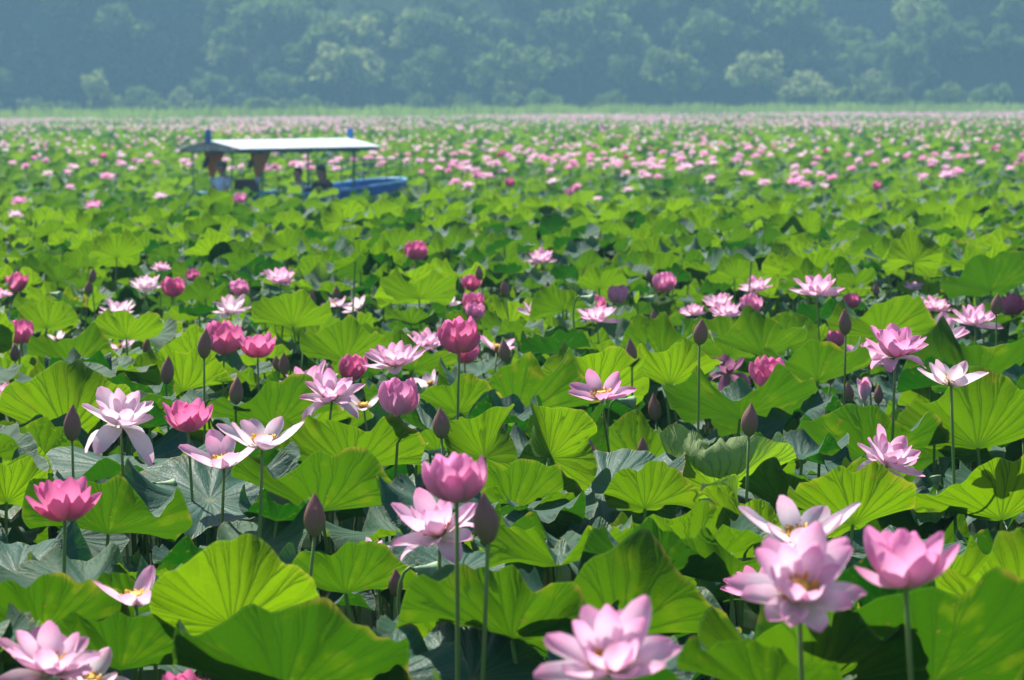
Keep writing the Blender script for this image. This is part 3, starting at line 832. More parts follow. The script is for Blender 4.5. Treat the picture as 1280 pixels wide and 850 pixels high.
# ---------------------------------------------------------------- what stands where (pixel of the photograph, apparent width)
WREAL = {'cup': .178, 'tulip': .19, 'open': .262, 'wide': .268, 'few': .26, 'droop': .28, 'wilt': .24, 'last': .215, 'bud': .09}
FLOWERS = [
 # x, y, width px, kind, petals, lean azimuth, lean, label, short name for its neighbours' labels
 (764, 812, 186, 'open', 'pale', -90, 26, 'big open pale pink lotus at the bottom edge with an orange centre', 'the big open lotus at the bottom edge'),
 (998, 720, 172, 'open', 'pale', -90, 40, 'large open pink and white lotus with orange stamens at lower right', 'the large open lotus at lower right'),
 (1000, 660, 136, 'few', 'white', -90, 16, 'pale lotus peeking up just behind the large open one at lower right', None),
 (1132, 690, 122, 'tulip', 'pink', 0, 0, 'large half-open deep pink lotus at lower right on a tall stalk', 'the large half-open pink lotus at lower right'),
 (62, 818, 150, 'open', 'pale', -90, 20, 'blurred pale pink lotus cut by the bottom left corner', 'the pale lotus in the bottom left corner'),
 (230, 862, 72, 'tulip', 'deep', 0, 0, 'deep pink lotus tip rising over the bottom edge at left', None),
 (170, 741, 103, 'last', 'pale', -90, 10, 'last petals hanging from a lotus behind a seed pod at lower left', 'the lotus with its last petals at lower left'),
 (550, 652, 128, 'wide', 'pale', -140, 18, 'wide open pink lotus behind the big pink cup near the middle', 'the open lotus behind the big pink cup'),
 (571, 600, 82, 'cup', 'pink', 0, 0, 'big round deep pink lotus cup near the middle foreground', 'the big pink cup in the middle'),
 (81, 620, 86, 'tulip', 'deep', 0, 0, 'blurred deep pink lotus with pointed petals at left foreground', 'the deep pink lotus at left foreground'),
 (151, 517, 100, 'droop', 'white', -60, 14, 'large whitish lotus with two petals hanging down at left', 'the whitish lotus with hanging petals'),
 (235, 516, 66, 'tulip', 'deep', 0, 0, 'half-open deep pink lotus right of the whitish one with hanging petals', 'the half-open pink lotus at left'),
 (328, 545, 106, 'few', 'white', -80, 6, 'spreading pale lotus with few petals left on a tall stalk', 'the spreading pale lotus with few petals'),
 (280, 570, 98, 'few', 'pale', -120, 12, 'pink lotus half hidden behind and below the spreading pale one', None),
 (415, 488, 82, 'wide', 'pale', -90, 16, 'full pale pink lotus behind a dark bud left of centre', 'the full pale lotus left of centre'),
 (441, 463, 34, 'cup', 'deep', 0, 0, 'deep pink ruffled cup touching the full pale lotus left of centre', None),
 (455, 505, 44, 'last', 'white', -90, 10, 'small whitish lotus petals below the deep ruffled cup left of centre', None),
 (499, 498, 60, 'cup', 'pink', 0, 0, 'mid pink lotus cup on a thick stalk just left of the middle', 'the mid pink cup left of the middle'),
 (538, 478, 40, 'last', 'white', 180, 20, 'withered white lotus with drooping petals right of the mid pink cup', None),
 (494, 448, 70, 'open', 'pale', -120, 10, 'pale lilac open lotus standing above the mid pink cup', 'the pale lilac lotus above the mid pink cup'),
 (534, 428, 44, 'wide', 'pale', -60, 10, 'smaller pale lotus between the lilac one and the big deep cup', None),
 (574, 421, 58, 'cup', 'deep', 0, 0, 'large deep pink double lotus at centre in the middle distance', 'the deep pink double lotus at centre'),
 (581, 443, 32, 'cup', 'deep', 0, 0, 'small closed pink lotus right under the deep pink double one', None),
 (621, 432, 48, 'last', 'pale', -20, 16, 'lotus with a tall white petal right of the deep pink double one', None),
 (752, 489, 68, 'few', 'pink', -90, 16, 'dusky pink open lotus on a bright leaf right of centre', 'the dusky pink lotus right of centre'),
 (910, 459, 50, 'wilt', 'wilt', -90, 10, 'dark wilted purple lotus at right of centre', 'the wilted purple lotus'),
 (960, 470, 41, 'cup', 'deep', 0, 0, 'round deep pink cup just right of the wilted purple lotus', 'the round pink cup by the wilted lotus'),
 (1119, 433, 88, 'wide', 'pink', -90, 12, 'large many-petalled pink lotus at right on a tall stalk', 'the large many-petalled lotus at right'),
 (1189, 470, 82, 'few', 'white', -70, 8, 'white open lotus lying on a leaf at right', 'the white lotus on a leaf at right'),
 (1178, 414, 56, 'few', 'pale', -90, 22, 'pale lotus with an orange heart above the white one at right', 'the pale lotus with orange heart'),
 (1219, 398, 58, 'open', 'pale', -90, 12, 'open pale lotus near the right edge under a pointed bud', 'the open pale lotus near the right edge'),
 (1141, 388, 48, 'wide', 'pink', -100, 12, 'pink lotus above the large many-petalled one, left of its pair', 'the pink pair above the many-petalled lotus'),
 (1167, 382, 44, 'open', 'pale', -60, 8, 'paler right-hand lotus of the pair above the many-petalled one', None),
 (1142, 358, 24, 'open', 'pale', -90, 6, 'small pale pink lotus above the pink pair at right', None),
 (1265, 384, 29, 'cup', 'deep', 0, 0, 'deep pink cup beside a pointed bud at the right edge', 'the deep pink cup at the right edge'),
 (1198, 362, 30, 'last', 'pale', 60, 10, 'thin pale lotus with upright petals near a dark leaf at right', None),
 (1021, 360, 57, 'open', 'pale', -90, 10, 'star-shaped pink lotus standing alone high right of centre', 'the star-shaped lotus standing alone'),
 (1065, 378, 20, 'cup', 'deep', 0, 0, 'small deep pink closed lotus right of the star-shaped one', None),
 (1045, 426, 22, 'cup', 'deep', 0, 0, 'small dark pink bud-like lotus low left of the many-petalled one', None),
 (944, 358, 40, 'open', 'pale', -90, 6, 'pale open lotus left of the star-shaped one', 'the pale lotus left of the star-shaped one'),
 (938, 382, 25, 'cup', 'pink', 0, 0, 'small pink cup below the pale lotus left of the star-shaped one', None),
 (899, 378, 38, 'open', 'pale', -90, 10, 'upper pale lotus of the cluster right of centre', 'the pale cluster right of centre'),
 (908, 390, 42, 'open', 'pale', -110, 8, 'lower pale lotus of the cluster right of centre', None),
 (866, 389, 30, 'open', 'pale', -90, 4, 'left-most whitish lotus of the cluster right of centre', None),
 (830, 356, 27, 'cup', 'pink', 0, 0, 'pink cup standing alone above the cluster right of centre', 'the lone pink cup above the cluster'),
 (773, 370, 24, 'cup', 'pink', 0, 0, 'small pink cup up right of the cup and open lotus pair', None),
 (742, 385, 29, 'cup', 'deep', 0, 0, 'deep pink cup standing in front of an open pink lotus', 'the deep cup before an open lotus'),
 (746, 394, 50, 'open', 'pale', -90, 6, 'open pink lotus behind the deep cup right of centre', None),
 (668, 389, 38, 'few', 'pale', -90, 6, 'whitish few-petalled lotus left of the cup and open pair', 'the whitish few-petalled lotus'),
 (677, 322, 35, 'open', 'pale', -90, 12, 'pale pink star lotus far off right of the middle line', 'the far star lotus in the middle'),
 (520, 316, 26, 'cup', 'deep', 0, 0, 'deep pink cup far off left of the middle line', 'the far deep pink cup'),
 (589, 356, 22, 'cup', 'deep', 0, 0, 'upper small deep pink cup of a column of three', 'the column of three small cups'),
 (590, 380, 26, 'cup', 'deep', 0, 0, 'middle deep pink cup of a column of three', None),
 (595, 391, 22, 'cup', 'pink', 0, 0, 'lowest pink cup of a column of three', None),
 (559, 378, 30, 'last', 'white', 20, 16, 'white lotus with a few petals left of the column of three cups', None),
 (449, 382, 32, 'last', 'white', 150, 20, 'white lotus with two big petals left in the middle distance', 'the white lotus with two big petals'),
 (421, 379, 30, 'few', 'pale', -90, 8, 'pink few-petalled lotus left of the white one with two petals', None),
 (351, 348, 43, 'open', 'pale', -90, 10, 'pink star-shaped lotus at left middle distance', 'the pink star lotus at left'),
 (299, 362, 22, 'cup', 'pink', 0, 0, 'half-hidden small pink lotus left of the pink star-shaped one', None),
 (289, 385, 46, 'open', 'white', -90, 10, 'whitish open lotus below the pink star-shaped one at left', 'the whitish open lotus at left'),
 (242, 346, 17, 'cup', 'deep', 0, 0, 'small deep pink bud on a stalk above the pink cup at left', None),
 (217, 362, 27, 'cup', 'deep', 0, 0, 'deep pink cup right of a white lotus at left', 'the deep pink cup right of a white lotus'),
 (183, 356, 42, 'open', 'white', -90, 4, 'white open lotus left of a deep pink cup', 'the white open lotus left of a cup'),
 (201, 334, 24, 'open', 'pale', -90, 4, 'small pale lotus above the white open one at left', None),
 (148, 387, 43, 'open', 'white', -90, 8, 'low white-pink lotus resting on a leaf at left', 'the low white-pink lotus at left'),
 (152, 432, 30, 'last', 'pale', 120, 20, 'lotus with upright pink petals half hidden among leaves at left', None),
 (72, 422, 24, 'last', 'white', 90, 6, 'white petal tips showing over a leaf at far left', None),
 (280, 427, 46, 'cup', 'deep', 0, 0, 'left deep pink cup of the pair beside a dark bud', 'the pair of deep pink cups'),
 (322, 429, 50, 'tulip', 'deep', 0, 0, 'right-hand deep pink lotus of the pair beside a dark bud', None),
 (26, 418, 32, 'cup', 'deep', 0, 0, 'tall deep pink cup near the left edge', 'the tall pink cup near the left edge'),
 (22, 356, 27, 'cup', 'deep', 0, 0, 'small deep pink cup far up at the left edge', 'the small cup far up at the left edge'),
 (2, 368, 26, 'open', 'pale', -90, 6, 'pale lotus cut by the left edge below the small cup', None),
 (-2, 490, 44, 'open', 'pale', -90, 6, 'pale pink petals cut by the left edge beside a big bright leaf', None),
 (1108, 568, 96, 'wide', 'pale', -20, 26, 'pink lotus hidden behind the bright upright leaf at right', 'the lotus hidden behind a bright leaf'),
 (470, 688, 34, 'last', 'white', -60, 40, 'single white petal lying among leaves left of the open pink lotus', None),
 (110, 842, 92, 'few', 'white', -60, 24, 'second pale lotus with fallen petals beside the one in the bottom left corner', None),
 (386, 477, 70, 'open', 'pale', -140, 14, 'pale pink lotus overlapping the left side of the full pale one left of centre', None),
 (1086, 446, 60, 'open', 'pale', -140, 20, 'pale pink lotus tucked against the left of the large many-petalled one', None),
 (950, 730, 104, 'open', 'pink', -130, 14, 'pinker lotus pressed against the left of the large open one at lower right', None),
 (516, 432, 44, 'open', 'pale', -90, 14, 'pale lotus tucked behind the right side of the lilac one', None),
 (857, 388, 16, 'open', 'pale', -90, 4, 'sliver of a pale lotus at the left of the cluster right of centre', None),
 (1080, 498, 16, 'bud', 'pale', 0, 0, 'small pale pink bud over the leaves under the many-petalled lotus', None),
 (24, 251, 20, 'open', 'pink', -90, 6, 'far pink lotus at the left edge level with the boat hull', None),
 (19, 268, 19, 'open', 'white', -90, 6, 'far white lotus under the pink one at the left edge', None),
 (117, 256, 21, 'open', 'pink', -90, 6, 'far pink lotus alone left of the covered boat', None),
 (200, 245, 17, 'open', 'white', -90, 6, 'far flat whitish lotus just left of the boat bow', None),
 (300, 250, 16, 'cup', 'pink', 0, 0, 'far pink lotus in front of the brown box of the boat', None),
 (637, 229, 12, 'cup', 'deep', 0, 0, 'far dark pink cup alone right of the boat', None),
 (712, 241, 10, 'cup', 'pink', 0, 0, 'far small pink cup well right of the boat', None),
 (747, 248, 12, 'open', 'white', -90, 4, 'far small white lotus below a paler one right of the boat', None),
 (785, 237, 14, 'open', 'white', -90, 4, 'far white lotus right of a small pair right of the boat', None),
 (992, 227, 20, 'open', 'pink', -90, 4, 'far pink lotus, left one of a touching pair at right', None),
 (1006, 231, 17, 'open', 'pink', -90, 4, 'far pink lotus, right one of a touching pair at right', None),
 (1039, 222, 17, 'open', 'pink', -90, 4, 'far pink lotus right of a touching pair', None),
 (1096, 233, 11, 'cup', 'deep', 0, 0, 'far deep pink cup alone in the leaves at right', None),
 (1184, 218, 22, 'open', 'pale', -90, 4, 'far wide pale lotus near the right edge', None),
]
BUD_LIST = [
 # x, y (middle of the bud), width px, label
 (90, 531, 24, 'purple-green lotus bud in front of the big bright leaf at left', 'the purple bud before the bright leaf at left'),
 (208, 465, 18, 'dark lotus bud above the half-open pink lotus at left', None),
 (294, 490, 19, 'dark lotus bud just above the spreading pale lotus', None),
 (411, 470, 17, 'dark pointed bud standing before the full pale lotus left of centre', None),
 (393, 646, 29, 'large blurred grey-green bud left of centre in the foreground', 'the large blurred bud left of centre'),
 (610, 650, 35, 'large blurred purple bud beside the big pink cup', 'the large blurred bud by the big pink cup'),
 (494, 728, 20, 'small dark bud low between leaves left of the middle foreground', None),
 (552, 529, 23, 'plump purple bud right of the mid pink cup', 'the plump bud right of the mid pink cup'),
 (623, 538, 21, 'dusky bud beside the rolled leaf near the middle', None),
 (632, 438, 17, 'greyish bud beside the lotus with a tall white petal', None),
 (790, 441, 17, 'dark bud against a bright leaf right of centre', 'the dark bud right of centre'),
 (820, 511, 18, 'pinkish bud below the dark bud right of centre', None),
 (738, 563, 21, 'dusky bud on a long stalk above the bluish rolled leaf', None),
 (803, 562, 15, 'dark bud before the bright fan leaf right of the bluish rolled leaf', None),
 (936, 525, 24, 'large brown-purple bud above the curled bright leaf', 'the brown-purple bud above the curled leaf'),
 (874, 414, 20, 'grey-brown bud left of the wilted purple lotus', 'the grey-brown bud left of the wilted lotus'),
 (1038, 468, 14, 'half-hidden dusky bud right of the round pink cup', None),
 (1062, 490, 15, 'dark bud below the half-hidden dusky one at right', None),
 (1098, 494, 13, 'small dark bud tip over a leaf below the many-petalled lotus', None),
 (1057, 403, 18, 'tall greyish bud left of the pink pair at right', None),
 (1245, 380, 16, 'pointed bud left of the deep pink cup at the right edge', None),
 (1168, 534, 20, 'drooping dark bud under the big leaf at right', None),
 (1279, 540, 14, 'brown bud cut by the right edge above a bright leaf', None),
 (255, 432, 19, 'dark bud left of the pair of deep pink cups', None),
 (356, 456, 15, 'front dusky bud of a pair right of the deep pink cups', None),
 (346, 453, 11, 'rear slimmer bud of a pair right of the deep pink cups', None),
 (19, 440, 14, 'grey bud right below the tall pink cup near the left edge', None),
 (330, 382, 13, 'small dark bud right of the whitish open lotus at left', None),
 (183, 433, 12, 'brown bud low among leaves left of the dark bud by the pair', None),
 (391, 374, 11, 'low brown bud right of the pink star lotus at left', None),
 (422, 366, 10, 'brown bud tip above the few-petalled lotus left of the white one', None),
 (115, 344, 11, 'dark bud high at left in the middle distance', None),
 (110, 359, 11, 'second dark bud below the high one at left', None),
 (600, 341, 11, 'dark bud right above the column of three small cups', None),
 (632, 360, 12, 'dark bud on a straight tall stalk right of the column of cups', None),
 (686, 362, 10, 'small brown bud above the whitish few-petalled lotus', None),
 (818, 398, 10, 'slim pinkish bud left of the cluster right of centre', None),
 (811, 344, 8, 'thin small bud left of the lone pink cup', None),
 (1095, 362, 10, 'small dusky bud between the star-shaped lotus and the pink pair', None),
 (379, 432, 8, 'small dark bud over leaves above the full pale lotus', None),
]
POD_LIST = [
 # x, y, px, nodding (-1 left, 1 right, 0 upright), label
 (204, 752, 30, 1, 'blurred green seed pod on a brown stalk at lower left', 'the blurred seed pod at lower left'),
 (188, 602, 20, 1, 'nodding green seed pod right of the deep pink lotus at left foreground'),
 (272, 586, 20, 1, 'nodding green seed pod under the half-hidden pink lotus at left'),
 (510, 708, 28, 1, 'blurred nodding seed pod under the open pink lotus near the middle'),
 (528, 562, 18, 1, 'nodding seed pod on an arched stalk left of the plump bud'),
 (768, 498, 18, 1, 'nodding green seed pod before the dusky pink lotus'),
 (842, 480, 17, 1, 'nodding green seed pod right of the dark bud right of centre'),
 (1172, 612, 15, 0, 'pale upright seed pod between leaves near the right edge'),
 (722, 369, 14, 1, 'small nodding pod left of the small pink cup up right of the pair'),
 (801, 370, 11, 1, 'small nodding pod left of the lone pink cup above the cluster'),
 (60, 365, 12, 1, 'thin nodding pod right of the small cup far up at left'),
]

def f(bowl, lean, az=90, sad=0, saz=0, wave=.05, roll=None): return dict(bowl=bowl, lean=lean, az=az, sad=sad, saz=saz, wave=wave, roll=roll)
LEAVES = [
 # x, y of the point where the veins meet, radius px, drop of that point below the lens (m), form, tone, label
 (84, 545, 84, 1.36, f(34, 34, 96), .80, 'big bright yellow-green fan leaf behind the whitish lotus at left'),
 (8, 628, 56, 1.36, f(34, 34, 80), .85, 'bright yellow-green leaf cut by the left edge at mid height'),
 (290, 784, 98, 1.28, f(28, 50, 90, wave=.03), .95, 'upright glowing yellow leaf at lower left, top edge scalloped'),
 (355, 872, 138, 1.42, f(28, 26, 84), .28, 'wide dark green fan leaf in front of the glowing yellow one'),
 (168, 770, 62, 1.36, f(26, 26, 120, 30, 70), .35, 'small folded greyish leaf behind the last lotus petals at lower left'),
 (52, 790, 92, 1.38, f(28, 24, 90), .35, 'dark green leaf rising above the bottom left lotus'),
 (150, 838, 92, 1.42, f(30, 22, 80), .30, 'green leaf between the bottom left lotus and the wide dark fan'),
 (150, 588, 112, 1.40, f(5, 13, -90, wave=.06), .15, 'flat bluish leaf below the whitish lotus with hanging petals'),
 (262, 626, 100, 1.42, f(6, 15, -70, wave=.07), .12, 'flat grey-blue leaf beneath the half-hidden pink lotus at left'),
 (402, 640, 102, 1.36, f(24, 16, 80), .42, 'wide green fan leaf right of the spreading pale lotus'),
 (342, 534, 78, 1.34, f(24, 20, 90), .40, 'green fan leaf behind the tall stalk of the spreading pale lotus'),
 (440, 588, 84, 1.36, f(30, 24, 92), .62, 'fresh green leaf left of the thick stalk of the mid pink cup'),
 (548, 566, 66, 1.40, f(28, 22, 96), .55, 'green leaf behind the plump bud right of the mid pink cup'),
 (686, 572, 62, 1.24, f(40, 66, 78, 40, 0, .02), .85, 'upright folded leaf, half glowing yellow and half grey-green'),
 (606, 572, 62, 1.26, f(40, 62, 122, 40, 10, .02), .70, 'rolled upright leaf left of the half yellow folded one'),
 (645, 520, 96, 1.36, f(24, 24, 86, wave=.10), .40, 'wide wavy-edged green leaf behind the two upright folded leaves'),
 (744, 496, 66, 1.36, f(34, 34, 90), .88, 'bright yellow-green fan behind the dusky pink lotus'),
 (838, 480, 58, 1.34, f(30, 26, 90), .85, 'bright yellow-green fan right of the dark bud'),
 (752, 616, 98, 1.38, f(3, 19, -120, 16, 30, .06), .10, 'bluish rolled leaf slanting up to the right near the middle'),
 (806, 636, 60, 1.40, f(28, 26, 92), .68, 'bright fan leaf behind the dark bud, right of the bluish rolled leaf'),
 (898, 614, 92, 1.38, f(28, 20, 84, 14, 10, .05, [(-108, 58, 165, .45), (70, 50, 110, .5)]), 1.0, 'bright leaf with a ribbed pale edge curled over at right of centre'),
 (1066, 656, 76, 1.30, f(34, 34, 90), .80, 'bright upright fan leaf hiding a pink lotus at right'),
 (985, 636, 62, 1.44, f(28, 26, 60), .45, 'dark folded leaf left of the bright upright fan at right'),
 (1222, 560, 92, 1.36, f(34, 34, 88), .62, 'large green fan leaf under the white lotus at right'),
 (1252, 650, 92, 1.38, f(28, 26, 96), .82, 'bright fan leaf at the right edge below the large green one'),
 (1222, 486, 84, 1.36, f(24, 26, 90), .34, 'dark green leaf behind the white lotus at right'),
 (1165, 858, 190, 1.40, f(26, 26, 96), .26, 'very large dark green leaf under the half-open pink lotus'),
 (1272, 782, 112, 1.34, f(34, 34, 120), .88, 'glowing yellow-green leaf cut by the right edge near the bottom'),
 (1170, 760, 90, 1.36, f(28, 26, 90), .80, 'bright leaf behind the half-open pink lotus at lower right'),
 (1010, 860, 130, 1.38, f(28, 24, 84), .50, 'green leaf below the large open lotus at lower right'),
 (640, 800, 120, 1.36, f(24, 20, 70, wave=.08), .42, 'green wavy leaf below the big pink cup in the foreground'),
 (770, 800, 130, 1.38, f(24, 24, 90), .45, 'broad green leaf behind the big open lotus at the bottom edge'),
 (700, 708, 86, 1.40, f(24, 20, 95, 12, 30, .12), .55, 'crinkled mid-green leaf right of the large blurred bud'),
 (822, 720, 82, 1.40, f(16, 22, 80, 14, 60, .08), .22, 'dark green leaf with a grey lit edge right of centre foreground'),
 (575, 716, 92, 1.44, f(4, 14, -90, wave=.07), .10, 'flat grey-blue leaf behind the stalk of the big pink cup'),
 (590, 850, 112, 1.44, f(10, 12, -95, wave=.06), .10, 'dark bluish leaf in shade at the bottom near the middle'),
 (470, 850, 96, 1.42, f(6, 16, -90, wave=.08), .14, 'pale bluish leaf at the bottom edge left of the middle'),
 (432, 742, 84, 1.42, f(24, 20, 90), .42, 'green leaf right of the glowing yellow one at lower left'),
 (1085, 578, 92, 1.40, f(24, 20, 90), .34, 'dark green fan above the bright upright one at right'),
 (925, 524, 88, 1.38, f(24, 22, 90), .34, 'wide dark green leaf behind the brown-purple bud'),
 (952, 442, 54, 1.34, f(28, 26, 90), .45, 'green fan leaf above the round pink cup'),
 (1022, 476, 66, 1.36, f(24, 24, 90), .42, 'green leaf left of the many-petalled lotus'),
 (158, 424, 42, 1.30, f(30, 26, 90), .82, 'bright leaf just under the low white-pink lotus at left'),
 (92, 458, 52, 1.34, f(24, 26, 90), .45, 'green leaf right of the tall pink cup near the left edge'),
 (524, 374, 44, 1.30, f(28, 26, 92), .70, 'bright fan leaf in the middle distance under the far deep pink cup'),
 (704, 388, 36, 1.26, f(24, 14, 130, 40, 60), .55, 'pale folded leaf above the whitish few-petalled lotus'),
 (516, 462, 46, 1.34, f(24, 24, 90), .44, 'green leaf behind the pale lilac lotus'),
 (430, 450, 52, 1.34, f(28, 26, 90), .60, 'green leaf right of the pair of deep pink cups'),
 (366, 408, 46, 1.30, f(30, 26, 90), .75, 'bright leaf behind the small dark bud at left'),
 (1100, 420, 60, 1.34, f(26, 26, 90), .62, 'green leaf left of the pink pair at right'),
 (1238, 364, 56, 1.26, f(24, 26, 90), .30, 'dark leaf above the open pale lotus near the right edge'),
 (228, 490, 60, 1.36, f(28, 26, 110, 30, 60), .85, 'bright folded leaf behind the dark bud at left'),
 (22, 720, 92, 1.42, f(5, 16, -80, wave=.08), .12, 'bluish leaf at the left edge below the deep pink lotus'),
 (135, 668, 92, 1.42, f(24, 18, 90), .36, 'dark green leaf below the deep pink lotus at left foreground'),
 (1130, 702, 80, 1.44, f(6, 16, -90, wave=.08), .12, 'bluish leaf peeking out behind the half-open pink lotus'),
 (915, 730, 84, 1.42, f(24, 22, 90), .40, 'green leaf left of the large open lotus at lower right'),
 (572, 516, 52, 1.30, f(28, 22, 90), .55, 'green leaf hiding the stalk of the deep pink double lotus'),
 (640, 640, 80, 1.42, f(24, 22, 90), .50, 'green leaf behind the large blurred bud by the big pink cup'),
]

# ---------------------------------------------------------------- hand-placed flowers, buds, pods, leaves
BOAT_C = at(351, 181, 66.5); BOAT_A = R_(47)
def in_boat(x, y, pad=0.0):
    dx, dy = x - BOAT_C.x, y - BOAT_C.y
    lx = dx * math.cos(BOAT_A) + dy * math.sin(BOAT_A); ly = -dx * math.sin(BOAT_A) + dy * math.cos(BOAT_A)
    return -3.1 - pad < lx < 4.2 + pad and abs(ly) < 1.05 + pad

def solve_depth(x, y, wpx, wreal, lo=.72, hi=1.36):
    hy = 131 + (640 - x) * .0061
    d = F * wreal / wpx; h = (y - hy) * d / F
    if d < 45:
        h2 = min(hi, max(lo, h))
    else: h2 = min(1.45, max(1.0, h))
    d = h2 * F / (y - hy)
    return d, wpx * d / F

LAND = []; HEADS = []
for i, fl in enumerate(FLOWERS):
    x, y, w, kind, mat, taz, tilt, lab, short = fl
    d, wr = solve_depth(x, y, w, WREAL[kind] * (.84 if (x, y) in ((752, 489), (1189, 470), (960, 470), (571, 600)) else 1))
    cy = y + {'cup': .34, 'tulip': .36, 'bud': .34}.get(kind, .16) * w
    head = at(x, cy, d)
    while d > 50 and in_boat(head.x, head.y, .2):
        d -= .4; wr = w * d / F; head = at(x, cy, d)
    wr *= {'cup': .95 if w >= 55 else 1.15, 'tulip': 1.06, 'bud': 1.1}.get(kind, 1.0 if w >= 80 else 1.15)
    make_flower(head, wr, kind, mat, taz, tilt, lab, 100 + i)
    HEADS.append((x, y, w, d, head))
    if short: LAND.append((x, y, short))
for i, bl in enumerate(BUD_LIST):
    x, y, w, lab = bl[:4]
    d, wr = solve_depth(x, y, w, .063)
    make_bud(at(x, y + w * .85, d), wr, lab, 300 + i, random.Random(i).uniform(0, 360), 6)
    HEADS.append((x, y, w * 1.3, d, at(x, y, d)))
    if bl[4]: LAND.append((x, y, bl[4]))
for i, pl in enumerate(POD_LIST):
    x, y, w, nod, lab = pl[:5]
    d, wr = solve_depth(x, y, w, .063)
    make_pod(at(x - 6 * w / 20 * nod, y, d), wr, lab, 400 + i, nod)
    HEADS.append((x, y, w, d, at(x, y, d)))
    if len(pl) > 5: LAND.append((x, y, pl[5]))
HERO = []
for i, lf in enumerate(LEAVES):
    x, y, rpx, h, fm, tone, lab = lf
    d = h * F / (y - 131 - (640 - x) * .0061)
    R = rpx * d / F
    R *= 1.2
    me = blade_mesh(R, fm['bowl'] + (4 if fm['bowl'] > 12 else 0), fm['sad'], fm['saz'], fm['wave'], 500 + i, fm['roll'])
    a = at(x, y, d)
    make_leaf(a, me, fm['az'], fm['lean'], 0, 1.0, tone, lab, 500 + i, None, random.Random(i * 7).choice((0, 0, 0, .06, .12)))
    HERO.append((x, y, rpx, d, a, fm))

# ---------------------------------------------------------------- the rest of the leaves
VAR = []      # bowl, sad, saz, wave, roll, sort
rn = random.Random(21)
for k in range(8): VAR.append((rn.uniform(22, 40), rn.uniform(0, 8), rn.uniform(0, 180), rn.uniform(.04, .09), None, 'fan'))
for k in range(5): VAR.append((rn.uniform(1, 9), rn.uniform(2, 9), rn.uniform(0, 180), rn.uniform(.06, .11), None, 'plate'))
for k in range(4): VAR.append((rn.uniform(22, 32), rn.uniform(24, 40), rn.uniform(0, 180), .05, None, 'folded'))
for k in range(3): VAR.append((rn.uniform(18, 28), 8, rn.uniform(0, 180), .06, (rn.uniform(0, 360), 45, rn.uniform(110, 190), .5), 'curled'))
BIG = [blade_mesh(1.0, v[0], v[1], v[2], v[3], 700 + k, v[4], nt=63, nr=8) for k, v in enumerate(VAR)]
def canopy(x, y):
    z = 1.10 - .22 * sstep(12, 30, y) - .42 * sstep(38, 50, y) - .10 * sstep(48, 56, y) * (1 - sstep(66, 74, y)) * sstep(-12.5, -10, x * 100 / y) * (1 - sstep(0, 3, x * 100 / y)) + (.06 * sstep(50, 56, y) * (1 - sstep(66, 72, y)) * sstep(-12, -10, x * 100 / y) * (1 - sstep(-7, -5.2, x * 100 / y))) + .22 * sstep(75, 110, y)
    amp = .11 if y < 36 else .07
    return z + amp * math.sin(x * 1.3 + y * .35) * math.sin(y * .8 - x * .4 + 1)

